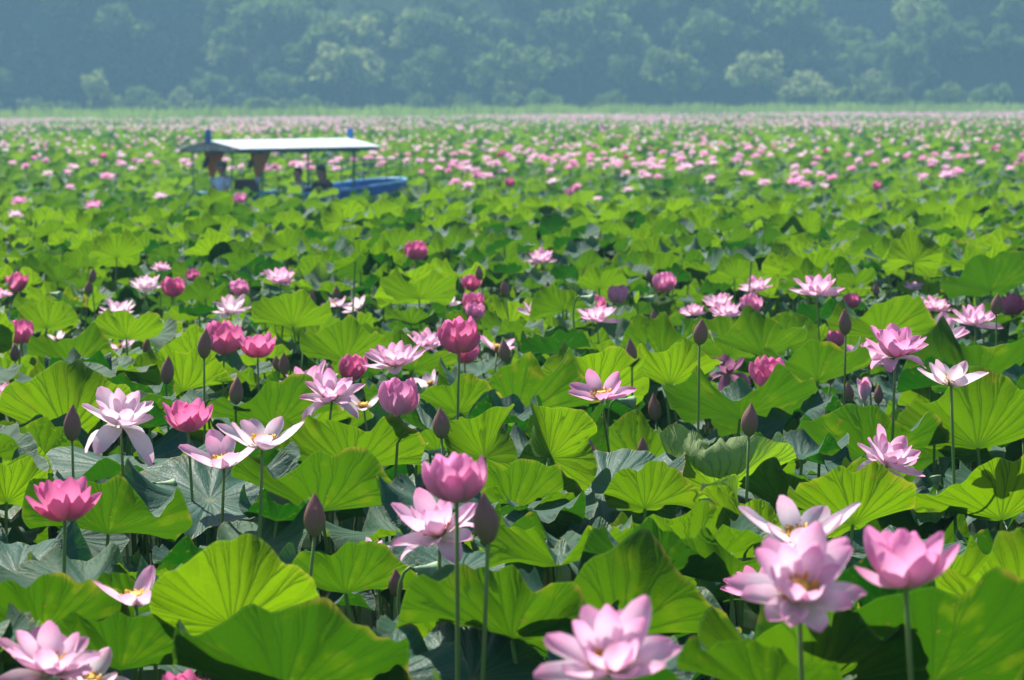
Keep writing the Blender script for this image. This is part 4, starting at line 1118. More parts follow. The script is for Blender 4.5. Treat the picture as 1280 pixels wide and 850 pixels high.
class Leaf: __slots__ = ('id', 'x', 'y', 'z', 'R', 'var', 'az', 'lean', 'rz', 'tone', 'age', 'px', 'py', 'hx', 'hy')
rn = random.Random(33)
SC = []
nid = 0
Y = 4.9
under = False
while Y < 366 or not under:
    if Y >= 366: Y = 4.9; under = True               # then a lower storey of older, flatter leaves near by
    if under and Y > 45: break
    sp = .36 if under and Y < 22 else .345 if Y < 18 else .39 if Y < 45 else .57 if Y < 100 else .73 if Y < 190 else .95
    half = .166 * Y + (1.6 if Y < 60 else 4)
    n = int(2 * half / sp)
    for k in range(n):
        x = -half + (k + .5) * sp + rn.uniform(-.5, .5) * sp; y = Y + rn.uniform(-.5, .5) * sp
        q = rn.random(); kind_r = rn.random(); ga = rn.gauss(0, 1); gb = rn.gauss(0, 1); gc = rn.random(); gd = rn.gauss(0, 1); ge = rn.random()
        nid += 1
        if y > shore_y(x) - 1: continue
        L = Leaf(); L.id = nid; L.x, L.y = x, y
        patch = math.sin(x * .55 + y * .13 + 1) + math.sin(y * .37 - x * .21)
        if kind_r < .66 + .08 * patch: L.var = int(q * 8); L.lean = 20 - 6 * sstep(14, 26, Y) + 12 * ga; L.az = 108 + 30 * gb
        elif kind_r < .84 + .05 * patch: L.var = 8 + int(q * 5); L.lean = abs(12 * ga); L.az = 360 * gc
        elif kind_r < .95: L.var = 13 + int(q * 4); L.lean = 18 + 10 * ga; L.az = 100 + 40 * gb
        else: L.var = 17 + int(q * 3); L.lean = 26 + 10 * ga; L.az = 100 + 40 * gb
        if under and kind_r < .55: L.var = 8 + int(q * 5); L.lean = abs(12 * ga); L.az = 360 * gc
        L.R = (.235 - .04 * sstep(14, 24, Y) + .04 * gd) if Y < 100 else .25 + .04 * gd
        L.R = max(.12, min(.31 - .06 * sstep(14, 24, Y), L.R)) if Y < 100 else L.R
        L.rz = 360 * ge
        L.z = max(.25, canopy(x, y) + .075 * gb + .05 * ga - (.12 if 8 <= L.var < 13 else 0))
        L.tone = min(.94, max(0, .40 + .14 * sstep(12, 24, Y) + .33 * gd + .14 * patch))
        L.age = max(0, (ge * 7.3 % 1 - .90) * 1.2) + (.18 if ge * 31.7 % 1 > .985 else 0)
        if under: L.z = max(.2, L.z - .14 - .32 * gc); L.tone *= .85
        L.px, L.py = pix((x, y, L.z))
        s = F / y
        rise = .5 * L.R if not (8 <= L.var < 13) else .12 * L.R
        L.hx, L.hy = L.px, L.py - rise * s
        if in_boat(x, y, .25 + .5 * L.R): continue
        if y < 62:
            bad = y < 6.8 and L.py - .75 * L.R * s < 800
            top = L.py - (rise + .15 * L.R) * s
            for (hx, hy, w, d, p) in HEADS:
                if y < d + .05 and abs(L.px - hx) < L.R * s * .85 + w * .35 and top < hy + .32 * w and L.py + .6 * L.R * s > hy - .3 * w:
                    bad = True; break
                if (x - p.x) ** 2 + (y - p.y) ** 2 < .07 ** 2: bad = True; break
            if not bad:
                for (hx, hy, rp, d, a, fm) in HERO:
                    if (x - a.x) ** 2 + (y - a.y) ** 2 < ((.68 if y < 8.2 else .52) * (L.R + rp * d / F)) ** 2: bad = True; break
                    hc = hy - (.5 * rp if fm['bowl'] > 12 else .1 * rp)
                    if y < d and abs(L.px - hx) < .75 * (L.R * s + rp) and top < hc - .1 * rp and L.py + .5 * L.R * s > hc - .5 * rp:
                        bad = True; break
            if bad: continue
        SC.append(L)
    Y += sp * .9
print('scatter leaves', len(SC))

N_OWN = 300
VISIBLE = [95,41537,41594,41590,1279,664,41768,1407,297,42312,41615,527,301,453,41628,41611,41559,298,458,296,687,379,176,42063,1304,41751,1191,551,390,258,1104,109,41593,2169,1114,42165,1787,1109,332,1006,1088,1054,41727,121,1055,479,1356,1319,41960,519,1269,1969,41573,1307,585,1449,927,41690,1268,1592,41491,1953,433,1665,41855,962,41577,1352,41579,1760,41681,2282,552,1823,1361,1167,42131,2449,42110,1324,41668,1280,1221,1508,1133,42032,1544,1629,41920,1538,2043,1240,2353,1517,1409,1337,562,1995,42426,42542,41666,1083,1325,1666,2090,41520,1525,41662,1406,1263,2708,1438,684,1328,1378,41869,41703,565,1688,1329,1698,1418,876,2073,42350,1624,1208,589,1829,2444,1727,1270,1141,547,2002,41702,2826,41762,321,42116,1484,564,41704,2208,904,437,41984,1276,1303,41934,1292,2565,41993,2499,1419,2069,2055,1758,1348,42564,2071,1898,609,41773,1601,2006,41849,2524,1762,1950,435,41750,1300,1441,1561,1759,2369,1392,834,1965,1275,2760,1084,2246,42733,42682,1968,41770,2210,42598,41652,1751,1297,1536,1701,42414,1246,2005,1851,42209,41789,42230,41571,1338,41992,1181,1387,42565,1988,1444,1526,1604,1278,2428,1003,640,1107,2542,1888,1241,1600,41643,2800,1848,2795,2348,1853,1884,705,42330,41554,42404,2319,1658,1110,2448,41835,41724,1924,1336,42166,2396,41772,1598,1478,1510,1295,42290,1445,42236,41936,2679,1899,1801,575,42886,1381,1033,1453,41592,2514,2887,863,2662,2488,2219,706,1589,2356,42065,1728,1185,1903,41891,2512,41653,410,42008,1862,1467,5342,1956,42704,41897,2127,1972,1235,2635,887,2162,2039,2594,3249,41894,2564,42210,41708,1954,1934,1683]                     # ids of the leaves that show largest
own = []
byid = {L.id: L for L in SC}
if VISIBLE:
    own = [byid[i] for i in VISIBLE if i in byid][:N_OWN - len(LEAVES)]
else:
    fr = [L for L in SC if -60 < L.px < 1340 and L.hy < 880]
    own = sorted(fr, key=lambda L: -L.R * F / L.y)[:N_OWN - len(LEAVES)]
used = set(l[6] for l in LEAVES)
def leaf_label(L):
    v = L.var
    t = L.tone
    shade = 'bright yellow-green' if t > .72 else 'fresh green' if t > .5 else 'mid-green' if t > .3 else 'dark green'
    if v < 8: what = shade + ' fan-shaped leaf'
    elif v < 13: what = ('flat bluish leaf' if t < .5 else 'flat grey-green leaf')
    elif v < 17: what = shade + ' folded leaf'
    else: what = shade + ' leaf with curled edge'
    ld = sorted(LAND, key=lambda q: math.hypot(q[0] - L.hx, (q[1] - L.hy) * 1.3))
    for size in ('', 'small ' if L.R < .21 else 'large ' if L.R > .25 else 'medium-sized '):
        for q in ld[:7]:
            dx, dy = L.hx - q[0], L.hy - q[1]
            r = math.hypot(dx, dy)
            near = 'just ' if r < 70 else ''
            if r > 190: near = 'well '
            if abs(dx) > 2.2 * abs(dy): w = 'left of' if dx < 0 else 'right of'
            elif abs(dy) > 2.2 * abs(dx): w = 'above' if dy < 0 else 'below'
            else: w = ('above' if dy < 0 else 'below') + ' and ' + ('left of' if dx < 0 else 'right of')
            lab = size + what + ' ' + near + w + ' ' + q[2]
            if lab not in used and len(lab.split()) <= 16:
                used.add(lab); return lab
    return what + ' among many alike leaves of the lotus field'
for L in own:
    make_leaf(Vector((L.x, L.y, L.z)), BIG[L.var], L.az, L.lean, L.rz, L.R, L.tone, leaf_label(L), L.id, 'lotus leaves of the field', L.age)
ownid = set(L.id for L in own)

def field(leaves, nt, nr, seed):
    base = [blade_arrays(1.0, v[0], v[1], v[2], v[3], 700 + k, v[4], nt=nt, nr=nr) for k, v in enumerate(VAR)]
    VV, TT, UU, TN, AG = [], [], [], [], []; off = 0
    for k in range(len(VAR)):
        ls = [L for L in leaves if L.var == k]
        if not ls: continue
        V, T, U = base[k]
        A = np.array([np.array((lean_matrix(L.az, L.lean) @ Matrix.Rotation(R_(L.rz), 4, 'Z')).to_3x3()) * L.R for L in ls])
        P = np.array([(L.x, L.y, L.z) for L in ls])
        W = np.einsum('nij,vj->nvi', A, V) + P[:, None, :]
        VV.append(W.reshape(-1, 3))
        TT.append((T[None] + (np.arange(len(ls)) * len(V) + off)[:, None, None]).reshape(-1, 3))
        UU.append(np.tile(U.reshape(1, -1, 2), (len(ls), 1, 1)).reshape(-1, 2))
        AG.append(np.repeat([L.age for L in ls], len(V)))
        TN.append(np.repeat([L.tone for L in ls], len(V)))
        off += len(ls) * len(V)
    return np.concatenate(VV), np.concatenate(TT), np.concatenate(UU), np.concatenate(TN), np.concatenate(AG)
rest = [L for L in SC if L.id not in ownid]
parts = []
for lo, hi, nt, nr in ((0, 26, 42, 5), (26, 50, 21, 4), (50, 105, 12, 3), (105, 400, 8, 2)):
    ls = [L for L in rest if lo <= L.y < hi]
    parts.append(field(ls, nt, nr, lo)); print('field', lo, len(ls), len(parts[-1][1]))
off = 0; TT = []
for p in parts: TT.append(p[1] + off); off += len(p[0])
tag(obj('lotus_leaves', mesh('lotus leaf field', np.concatenate([p[0] for p in parts]), np.concatenate(TT), M['leaf_stuff'],
    np.concatenate([p[2] for p in parts]), {'tone': np.concatenate([p[3] for p in parts]), 'age': np.concatenate([p[4] for p in parts])})),
    'countless green lotus leaves filling the lake to the far shore', 'leaves', kind='stuff')
# their stalks, near by only
ls = [L for L in rest if L.y < 40]
n = len(ls); P = np.array([(L.x, L.y, L.z) for L in ls]); J = np.random.RandomState(2).normal(size=(n, 2)) * .05
ang = np.arange(4) * math.pi / 2
ringv = np.stack([np.cos(ang), np.sin(ang), 0 * ang], 1) * .0062
lo_ = P.copy(); lo_[:, :2] += J; lo_[:, 2] = 0
V = np.concatenate([(lo_[:, None] + ringv[None]), (P[:, None] + ringv[None])], 1).reshape(-1, 3)
q = np.array([[k, (k + 1) % 4, 4 + (k + 1) % 4, 4 + k] for k in range(4)])
T = (q[None] + (np.arange(n) * 8)[:, None, None]).reshape(-1, 4)
tag(obj('lotus_stalks', mesh('lotus stalks', V, T, M['stalk'])), 'thin green stalks of the countless lotus leaves', 'stalks', kind='stuff')

# ---------------------------------------------------------------- flowers farther out
rs = np.random.RandomState(78); pts = []
def addp(x, y):
    if y < shore_y(x) - 1 and abs(x) < .168 * y + 4 and not in_boat(x, y, .35) and not (y < 66 and 215 < pix((x, y, 1))[0] < 520): pts.append((x, y))
for k in range(330):                                     # loose clusters
    y = 60 + 130 * rs.rand() ** .8; x = rs.uniform(-1, 1) * (.168 * y + 3)
    m = 1 + int(rs.exponential(2.6)); sp = rs.uniform(.4, 1.5)
    for j in range(m): addp(x + rs.normal() * sp * 1.3, y + rs.normal() * sp)
for cx, cy in ((585, 204), (600, 214), (640, 196), (660, 190), (700, 196), (752, 200), (770, 212), (800, 196), (815, 204), (880, 186), (1000, 188), (1130, 182), (1240, 186)):
    p = at(cx, cy, 1.28 * F / (cy - 131))
    for j in range(6): addp(p.x + rs.normal() * .45, p.y + rs.normal() * 1.6)
for k in range(260):
    y = 52 + 120 * rs.rand(); addp(rs.uniform(-1, 1) * (.168 * y + 3), y)
n = 19000
yy = 95 + 310 * np.sqrt(rs.rand(n)); xx = rs.uniform(-1, 1, n) * (.168 * yy + 4)
keep = rs.rand(n) < np.clip((yy - 70) / 110, 0, 1) * (.46 + .54 * np.sin(xx * .22 + yy * .06) * np.sin(yy * .045))
for x, y in zip(xx[keep], yy[keep]): addp(x, y)
pts.sort(key=lambda p: p[1])
FAR = []
def far_flower(kind, mat, sd):
    rn = random.Random(sd)
    V, Fq, U, MI = [], [], [], []; o = 0
    for p in flower_spec(kind, rn)[0]:
        nm = p[0]; v, fq, u = PET[nm]
        ns = len(v) // 5
        rows = [0, 3, 6, 8] if ns == 9 else [0, 3, 5, 7]
        idx = [r * 5 + c for r in rows for c in (0, 2, 4)]
        vv = (np.c_[v[idx], np.ones(12)] @ np.array(petal_matrix(p)).T)[:, :3] / NATURAL[kind]
        qq = np.array([(r * 3 + c, r * 3 + 3 + c, r * 3 + 4 + c, r * 3 + 1 + c) for r in range(3) for c in range(2)])
        V.append(vv); Fq.append(qq + o); U.append(u[idx][qq]); o += 12
    V = np.concatenate(V); Fq = np.concatenate(Fq); U = np.concatenate(U); npet = len(Fq)
    a = np.arange(4) * math.pi / 2; r4 = np.stack([np.cos(a), np.sin(a)], 1) * .028
    st = np.concatenate([np.c_[r4, np.full(4, .0)], np.c_[r4, np.full(4, -4.2)]])
    qs = np.array([[o + k, o + 4 + k, o + 4 + (k + 1) % 4, o + (k + 1) % 4] for k in range(4)])
    me = mesh('far lotus', np.concatenate([V, st]), np.concatenate([Fq, qs]), M[mat], np.concatenate([U.reshape(-1, 2), np.zeros((16, 2))]))
    me.materials.append(M['stalk'])
    mi = np.zeros(npet + 4, np.int32); mi[npet:] = 1
    me.polygons.foreach_set('material_index', mi)
    return me
KINDS = [('open', 'pale', 'pale pink open'), ('wide', 'pale', 'pale pink full'), ('open', 'white', 'whitish open'), ('open', 'pink', 'pink open'), ('cup', 'deep', 'deep pink cup-shaped'), ('tulip', 'pink', 'pink half-open')]
FM = [[far_flower(k, m, 10 * i + j) for j in range(2)] for i, (k, m, _) in enumerate(KINDS)]
rn = random.Random(90)
N_FAR = 300 - len(FLOWERS)
seen = 0; rest_f = []
for x, y in pts:
    z = .86 + rn.uniform(0, .28) + (.14 if y > 140 else 0)
    px, py = pix((x, y, z)); i = rn.choices(range(6), (6, 5, 3, 3, .7, 1))[0]; size = rn.uniform(.20, .27) * (.72 if i >= 4 else 1)
    if seen < N_FAR and 0 < px < 1280:
        o = obj('lotus_flower', FM[i][rn.randrange(2)])
        o.matrix_world = Matrix.Translation((x, y, z)) @ lean_matrix(rn.uniform(0, 360), rn.uniform(0, 15)) @ Matrix.Rotation(rn.uniform(0, 6), 4, 'Z') @ Matrix.Scale(size, 4)
        zn = 'straight below ' + min(MARKS, key=lambda q: abs(q[0] - px))[1] if 60 < px < 1230 else 'at the left edge' if px < 640 else 'at the right edge'
        zn2 = 'nearer far-field ' if py > 205 else 'mid-field ' if py > 190 else 'farther ' if py > 178 else 'distant '
        tag(o, zn2 + KINDS[i][2] + ' lotus ' + zn, 'flower', zn2 + KINDS[i][2] + ' lotus flowers ' + zn)
        seen += 1
    else: rest_f.append((x, y, z, size, i))
print('far flowers', seen, len(rest_f))
# the remaining thousands: nine little petals each
n = len(rest_f); A = np.array(rest_f); np_ = 9
rs = np.random.RandomState(3)
az = (np.arange(np_)[None] * 2 * math.pi / np_ * 1.0 + rs.rand(n, 1) * 6.28 + rs.normal(size=(n, np_)) * .2)
inc = np.radians(np.where(A[:, 4:5] >= 4, 66, 30) + rs.normal(size=(n, np_)) * 14 + np.where(np.arange(np_) % 2, 16, -8)[None])
r = A[:, 3:4] * .5 * np.where(A[:, 4:5] >= 4, 1.1, 1.0)
dirx = np.stack([np.cos(az) * np.cos(inc), np.sin(az) * np.cos(inc), np.sin(inc)], -1)
side = np.stack([-np.sin(az), np.cos(az), 0 * az], -1)
P = A[:, None, :3]
V = np.stack([P + 0 * dirx, P + dirx * (r * .62)[..., None] + side * (r * .26)[..., None], P + dirx * r[..., None] * 1.05, P + dirx * (r * .62)[..., None] - side * (r * .26)[..., None]], 2)
V[:, :, 1::2, 2] += .008
tn = np.array([.28, .40, .1, .62, 1, .75])[A[:, 4].astype(int)] + rs.normal(size=n) * .08
tn = np.repeat(np.clip(tn, 0, 1), np_ * 4)
tag(obj('lotus_flowers', mesh('far lotus flowers', V.reshape(-1, 3), np.arange(n * np_ * 4).reshape(-1, 4), M['flower_stuff'], attrs={'tone': tn})),
    'thousands of tiny pink lotus flowers reaching to the far shore', 'flowers', kind='stuff')

# ---------------------------------------------------------------- the covered boat
M['hull'] = plain('blue hull paint', (.012, .12, .42), .35, .25, 3)
M['rim'] = plain('light blue rim paint', (.14, .42, .74), .35, .2, 4)
M['teal'] = plain('dark teal paint', (.016, .12, .14), .45, .25, 6)
M['roofwhite'] = plain('white roof sheet', (.62, .68, .70), .5, .05, 2)
M['grey'] = plain('shaded gable board', (.34, .38, .36), .75, .3, 6)  # gable grey: the shade on the roof end is put into the colour
M['blue'] = plain('blue board', (.015, .17, .46), .5, .25, 7)
M['brown'] = plain('dark brown box', (.065, .045, .042), .6, .3, 8)
t = NT('orange brown cloth'); nz = t.noise(9, 3, t.coord()); cc = t.mix(nz, (.50, .20, .06), (.74, .36, .13))
M['curtain'] = t.done(t.mixs(.4, t.pbr(cc, .85, .2), t.transl(cc)))
M['tie'] = plain('dark teal tie cloth', (.02, .045, .05), .8, .3, 9)
M['floor'] = plain('grey boat floor', (.14, .15, .15), .8, .3, 5)
M['skin'] = plain('skin', (.46, .27, .18), .55, .1, 20)
M['hair'] = plain('black hair', (.012, .011, .011), .5, .3, 60)
M['shirt'] = plain('pale blue shirt', (.56, .66, .82), .85, .12, 14)
M['greyshirt'] = plain('grey shirt', (.48, .50, .54), .85, .15, 14)
M['darkcloth'] = plain('dark blue cloth', (.018, .022, .05), .85, .25, 14)
M['plum'] = plain('dark plum cloth', (.06, .035, .05), .85, .25, 14)
M['jeans'] = plain('dark blue jeans', (.030, .055, .13), .85, .25, 14)
M['cap'] = plain('grey green cap', (.13, .17, .15), .8, .2, 14)
M['tealhat'] = plain('teal hat', (.05, .16, .20), .8, .2, 14)

boat = tag(empty('covered_boat', (BOAT_C.x, BOAT_C.y, 0), (0, 0, BOAT_A)), 'blue open boat under a white gabled roof in the lotus field', 'boat')
def hw(x):                        # half width of the hull
    if x < -.5: return .74 * (1 - ((-.5 - x) / 1.8) ** 2.4) ** .75 if x > -2.29 else .02
    return .74 - .10 * ((x - .5) / 3.4) ** 2 if x < 2.6 else max(.03, .70 * (1 - ((x - 2.6) / .82) ** 2.2) ** .5)
def gz(x): return .49 + .064 * max(0, x - .4) ** 1.15 + .05 * max(0, -x - 1.2) ** 1.3
xs = [-2.28, -2.24, -2.15, -2.0, -1.6, -1, -.3, .4, 1.1, 1.8, 2.3, 2.6, 2.85, 3.1, 3.25, 3.36, 3.41]
V, Fq = [], []
for x in xs:
    w, g = hw(x), gz(x)
    for sy in (-1, 1):
        V += [(x, sy * w * .72, -.22), (x, sy * w * .90, .05), (x, sy * w, g), (x, sy * (w - .03), g), (x, sy * max(.0, w * .90 - .05), .06)]
for i in range(len(xs) - 1):
    a, b_ = i * 10, (i + 1) * 10
    for k in range(4):
        Fq.append((a + k, b_ + k, b_ + k + 1, a + k + 1)); Fq.append((a + 5 + k, a + 6 + k, b_ + 6 + k, b_ + 5 + k))
    Fq.append((a, a + 5, b_ + 5, b_ + 0))
Fq.append((0, 1, 2, 3, 4, 9, 8, 7, 6, 5)); e_ = (len(xs) - 1) * 10
Fq.append((e_ + 5, e_ + 6, e_ + 7, e_ + 8, e_ + 9, e_ + 4, e_ + 3, e_ + 2, e_ + 1, e_))
hull = obj('hull', mesh('hull', V, Fq, M['hull'], smooth=False), boat)
b = MB(); V, Fq = [], []
for x in xs: V += [(x, -max(.0, hw(x) * .9 - .05), .065), (x, max(.0, hw(x) * .9 - .05), .065)]
for i in range(len(xs) - 1): Fq.append((2 * i, 2 * i + 2, 2 * i + 3, 2 * i + 1))
obj('deck', mesh('deck', V, Fq, M['floor'], smooth=False), boat)
b = MB(); left = [(x, hw(x) - .012, gz(x) + .012) for x in xs]; right = [(x, -hw(x) + .012, gz(x) + .012) for x in xs]
b.tube(left + right[::-1], .034, 7); b.build('gunwale', M['rim'], boat, True)
for x in (-1.98, 2.3):
    b = MB(); b.box((x, 0, gz(x) - .09), (.24, 2 * hw(x) - .10, .035)); b.build('thwart', M['rim'], boat)
# roof: two white slopes, grey gables, a teal frame
EZ, RZ, RL, RW = 1.43, 1.60, 2.0, .95
roof = empty('roof', (0, 0, 0)); roof.parent = boat
for sy in (-1, 1):
    V = []
    for x in (-RL, RL):
        for y, z in ((0.002, RZ), (RW, EZ)):
            V += [(x, sy * y, z), (x, sy * y, z + .02)]
    Fq = [(0, 1, 5, 4), (2, 6, 7, 3), (0, 4, 6, 2), (1, 3, 7, 5), (0, 2, 3, 1), (4, 5, 7, 6)]
    obj('roof_slope', mesh('roof slope', V, Fq, M['roofwhite'], smooth=False), roof)
    b = MB()
    for k in range(7):
        x = -RL + .29 + k * .57
        b.tube([(x, sy * .03, RZ + .022), (x, sy * (RW - .02), EZ + .026)], .010, 5)
    b.build('seam', M['roofwhite'], roof)
    b = MB(); b.box((0, sy * (RW - .06), EZ - .035), (2 * RL - .08, .045, .05)); b.build('eave_beam', M['teal'], roof)
for sx in (-1, 1):
    x = sx * (RL - .05)
    V = [(x, -RW + .06, EZ - .03), (x, RW - .06, EZ - .03), (x, 0, RZ - .012), (x + sx * .025, -RW + .06, EZ - .03), (x + sx * .025, RW - .06, EZ - .03), (x + sx * .025, 0, RZ - .012)]
    obj('gable', mesh('gable', V, [(0, 1, 2), (3, 5, 4), (0, 3, 4, 1), (1, 4, 5, 2), (2, 5, 3, 0)], M['grey'], smooth=False), roof)
    b = MB(); b.box((sx * (RL + .005), 0, RZ + .085), (.035, .155, .25)); b.box((sx * (RL + .005), 0, RZ + .222), (.03, .09, .03))
    b.build('finial_board', M['blue'], roof)
b = MB(); b.box((0, 0, RZ - .045), (2 * RL - .16, .05, .05)); b.build('ridge_beam', M['teal'], roof)
for x in (-1.3, .1, 1.43):
    b = MB(); b.box((x, 0, EZ - .07), (.04, 2 * RW - .2, .04)); b.build('cross_beam', M['teal'], roof)
    for sy in (-1, 1):
        if x == .1 and sy < 0: continue
        b = MB(); b.tube([(x, sy * .69, gz(x) - .3), (x, sy * .70, EZ - .05)], .024, 8); b.build('post', M['teal'], boat)
for x in (-1.9,):
    for sy in (-1, 1):
        b = MB(); b.tube([(x, sy * .55, gz(x) - .3), (x, sy * .62, EZ - .05)], .016, 8); b.build('post', M['teal'], boat)
for sy in (-1, 1):
    b = MB(); b.tube([(1.43, sy * .69, .86), (2.4, sy * .68, .92), (2.95, sy * .56, 1.06)], .013, 6)
    b.tube([(1.43, sy * .69, 1.06), (2.4, sy * .68, 1.08), (2.95, sy * .56, 1.16)], .013, 6)
    for x, y in ((2.4, .68), (2.95, .56)): b.tube([(x, sy * y, gz(x) - .05), (x, sy * y, 1.08 + .06 * (x > 2.8))], .015, 6)
    b.build('side_rail', M['teal'], boat)
b = MB(); b.tube([(2.95, -.56, 1.06), (2.95, .56, 1.06)], .013, 6); b.tube([(2.95, -.56, 1.16), (2.95, .56, 1.16)], .013, 6); b.build('end_rail', M['teal'], boat)

b = MB(); b.box((.95, .02, .125), (1.5, .95, .12)); b.build('bench', M['floor'], boat)
def boat_pt(x, y, z): return Matrix.Translation((BOAT_C.x, BOAT_C.y, 0)) @ Matrix.Rotation(BOAT_A, 4, 'Z') @ Vector((x, y, z))
# gathered curtains tied to the posts
for k, (x, y, lab) in enumerate(((-1.22, .69, 'orange-brown curtain gathered at the far left post of the boat'), (-1.22, -.69, 'orange-brown curtain gathered at the near left post of the boat'))):
    e = tag(empty('curtain', boat_pt(x, y, .84), (0, 0, BOAT_A)), lab, 'curtain')
    V, Fq = [], []; n = 22; zs = [.55, .47, .36, .24, .14, .06, 0]; wd = [.26, .24, .20, .15, .11, .075, .05]
    for z, w in zip(zs, wd):
        for j in range(n):
            a = 6.283 * j / n; fo = 1 + .22 * math.cos(5 * a + k)
            V.append((w * .9 * math.cos(a) * fo - (.26 - w) * .35, w * .42 * math.sin(a) * fo, z))
    for i in range(len(zs) - 1):
        for j in range(n): Fq.append((i * n + j, (i + 1) * n + j, (i + 1) * n + (j + 1) % n, i * n + (j + 1) % n))
    Fq.append(tuple(range(n)))
    obj('cloth', mesh('curtain cloth', V, Fq, M['curtain']), e)
    b = MB(); b.tube([(-.30, 0, .22), (-.20, .02, .34), (-.02, 0, .53)], [.05, .06, .04], 8); b.build('tie', M['tie'], e, True)
    b = MB(); b.tube([(-.07, 0, .03), (-.075, 0, -.04), (-.06, 0, -.12)], [.05, .055, .03], 8); b.build('hem', M['greyshirt'], e, True)
# a dark brown cabinet beside the man
cb = tag(empty('cabinet', boat_pt(-1.16, -.22, .067), (0, 0, BOAT_A)), 'dark brown wooden box beside the boatman', 'box')
b = MB(); b.box((0, 0, .36), (.36, .40, .72)); b.build('body', M['brown'], cb)
b = MB(); b.box((0, 0, .737), (.40, .44, .03)); b.build('lid', M['brown'], cb)
# the boatman's stool
b = MB(); b.box((-1.58, .05, .332), (.32, .36, .05))
for sx in (-1, 1):
    for sy in (-1, 1): b.box((-1.58 + sx * .12, .05 + sy * .14, .184), (.035, .035, .234))
b.build('seat', M['brown'], boat)

def skinned(name, verts, edges, mat, root=0, levels=1):
    """one continuous surface grown round a skeleton: verts = (x, y, z, radius)"""
    me = bpy.data.meshes.new(name); me.from_pydata([v[:3] for v in verts], edges, [])
    o = bpy.data.objects.new(name, me); C.objects.link(o)
    o.modifiers.new('skin', 'SKIN')
    sv = me.skin_vertices[0].data
    for i, v in enumerate(verts): sv[i].radius = (v[3], v[3]) if len(v) == 4 else (v[3], v[4]); sv[i].use_root = (i == root)
    ss = o.modifiers.new('sub', 'SUBSURF'); ss.levels = levels; ss.render_levels = levels
    dg = bpy.context.evaluated_depsgraph_get()
    m2 = bpy.data.meshes.new_from_object(o.evaluated_get(dg))
    bpy.data.objects.remove(o); bpy.data.meshes.remove(me)
    m2.materials.clear(); m2.materials.append(mat)
    m2.polygons.foreach_set('use_smooth', np.ones(len(m2.polygons), bool))
    return m2

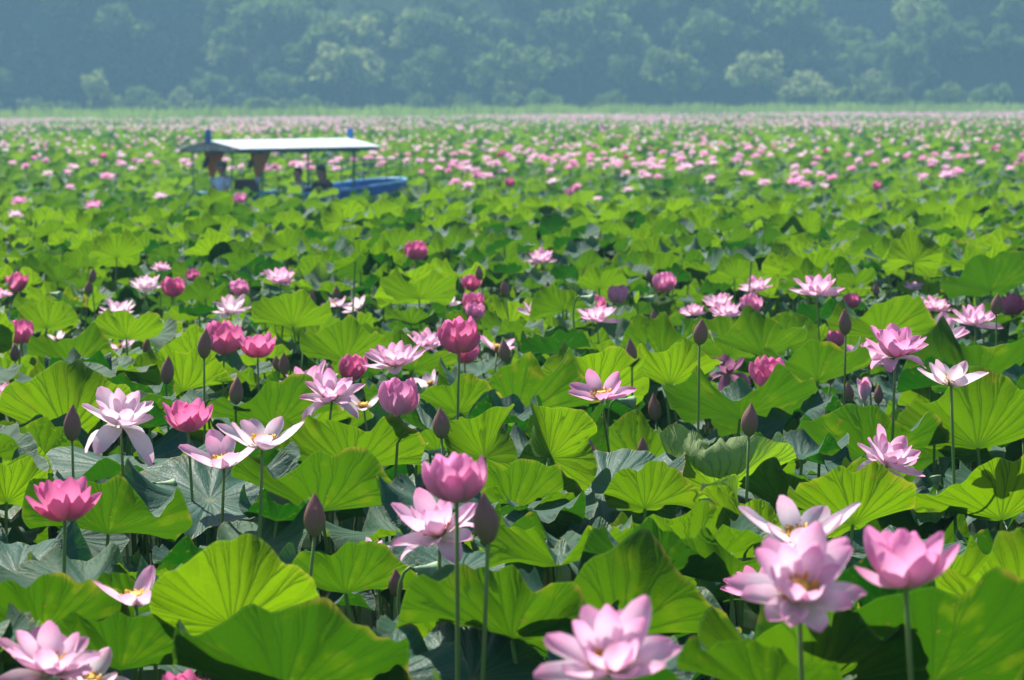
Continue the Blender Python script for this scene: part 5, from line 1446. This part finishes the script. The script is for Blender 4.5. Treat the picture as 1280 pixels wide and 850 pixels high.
def person(pos, rz, label, shirt, legs, hat=None, floor=False, head_turn=0.0, long_hair=False):
    e = tag(empty('person', pos, (0, 0, rz)), label, 'person')
    v = [(0, 0, .09, .125), (0, 0, .22, .115), (.01, 0, .36, .125), (.0, 0, .47, .085), (.015, 0, .545, .052), (.03, 0, .615, .066), (.035, 0, .68, .088), (.03, 0, .745, .080), (.025, 0, .785, .045), (.115, 0, .675, .016), (.085, 0, .60, .035)]
    ed = [(0, 1), (1, 2), (2, 3), (3, 4), (4, 5), (5, 6), (6, 7), (7, 8), (6, 9), (5, 10)]
    arm, leg = {}, {}
    for s in (-1, 1):
        b0 = len(v)
        v += [(0, s * .10, .465, .07), (0, s * .175, .44, .056), (.06, s * .215, .30, .044), (.10, s * .225, .20, .040), (.24, s * .17, .17, .034), (.33, s * .125, .19, .026), (.375, s * .12, .195, .030), (.41, s * .12, .19, .026)]
        ed += [(3, b0)] + [(b0 + i, b0 + i + 1) for i in range(7)]
        arm[s] = (b0, b0 + 1, b0 + 2, b0 + 3)
        palm = b0 + 7
        for k, (dy, L) in enumerate(((-.026, .055), (-.009, .064), (.009, .060), (.026, .048))):   # four curled fingers
            c0 = len(v)
            v += [(.425, s * .12 + dy, .188, .010), (.425 + L * .6, s * .12 + dy, .178, .009), (.425 + L * .75, s * .12 + dy, .150, .008)]
            ed += [(palm, c0), (c0, c0 + 1), (c0 + 1, c0 + 2)]
        c0 = len(v); v += [(.385, s * .12 - s * .034, .19, .011), (.41, s * .12 - s * .050, .175, .009)]; ed += [(b0 + 6, c0), (c0, c0 + 1)]
        b1 = len(v)
        if floor: q = [(.06, s * .10, .08, .088), (.24, s * .14, .24, .075), (.38, s * .15, .36, .056), (.42, s * .13, .20, .052), (.44, s * .11, .05, .038), (.52, s * .11, .025, .032), (.60, s * .12, .02, .024)]
        else: q = [(.06, s * .10, .07, .088), (.24, s * .11, .075, .076), (.42, s * .12, .07, .058), (.43, s * .12, -.07, .052), (.43, s * .12, -.25, .038), (.50, s * .12, -.275, .034), (.59, s * .13, -.28, .024)]
        v += q; ed += [(0, b1)] + [(b1 + i, b1 + i + 1) for i in range(6)]
        leg[s] = b1
    if head_turn:
        for i in range(5, 11):
            p = Matrix.Rotation(head_turn, 3, 'Z') @ Vector(v[i][:3]); v[i] = (p.x, p.y, p.z, v[i][3])
    obj('body', skinned('person body', v, ed, M['skin']), e)
    grow = lambda i, k=1.14, a=.006: (v[i][0], v[i][1], v[i][2], v[i][3] * k + a)
    idx = [0, 1, 2, 3] + [j for s in (-1, 1) for j in arm[s][:3]]
    mp = {j: i for i, j in enumerate(idx)}
    es = [(a, b_) for a, b_ in ed if a in mp and b_ in mp]
    obj('shirt', skinned('shirt', [grow(i) for i in idx], [(mp[a], mp[b_]) for a, b_ in es], M[shirt]), e)
    idx = [0] + [leg[s] + i for s in (-1, 1) for i in range(5)]
    mp = {j: i for i, j in enumerate(idx)}
    es = [(a, b_) for a, b_ in ed if a in mp and b_ in mp]
    obj('trousers', skinned('trousers', [grow(i, 1.12, .008) for i in idx], [(mp[a], mp[b_]) for a, b_ in es], M[legs]), e)
    H = Matrix.Rotation(head_turn, 4, 'Z')
    b = MB(); b.ball((.018, 0, .715), (.104, .098, .112), 14, 9)
    if long_hair: b.ball((-.035, 0, .62), (.062, .088, .14), 12, 8)
    hm = b.mesh('hair', M['hair'], True)
    for p in hm.vertices:                      # leave the face free
        if p.co.x > .055 and p.co.z < .735: p.co.x = .055 - (p.co.x - .055) * .3
    obj('hair', hm, e, H)
    for s in (-1, 1):
        b = MB(); b.ball((.112, s * .034, .692), (.010, .013, .008), 8, 6); obj('eye', b.mesh('eye', M['hair'], True), e, H)
        b = MB(); b.ball((.03, s * .094, .675), (.018, .010, .028), 8, 6); obj('ear', b.mesh('ear', M['skin'], True), e, H)
    b = MB(); b.ball((.106, 0, .628), (.008, .022, .006), 8, 6); obj('mouth', b.mesh('mouth', M['curtain'], True), e, H)
    if hat:
        b = MB(); b.lathe([(.112, .735), (.112, .775), (.095, .815), (.05, .835), (.01, .84)], 16, (.015, 0, 0))
        b.lathe([(.10, .732), (.150, .728), (.150, .736), (.10, .742)], 16, (.03, 0, 0))
        obj('hat', b.mesh('hat', M[hat], True), e, H)
    return e
person(boat_pt(-1.58, .05, .36), BOAT_A + math.pi, 'boatman in a pale blue shirt and grey cap seated at the bow', 'shirt', 'jeans', 'cap')
person(boat_pt(.52, .02, .20), BOAT_A + math.pi * .9, 'dark-haired passenger in a grey shirt sitting low under the roof', 'greyshirt', 'darkcloth', None, True, .3)
person(boat_pt(1.02, -.16, .20), BOAT_A + math.pi * 1.15, 'passenger with long black hair in dark blue clothes under the roof', 'darkcloth', 'darkcloth', None, True, -.3, True)
person(boat_pt(1.42, .28, .22), BOAT_A + math.pi, 'passenger in plum clothes and a teal hat behind the long-haired one', 'plum', 'jeans', 'tealhat', True, 0)
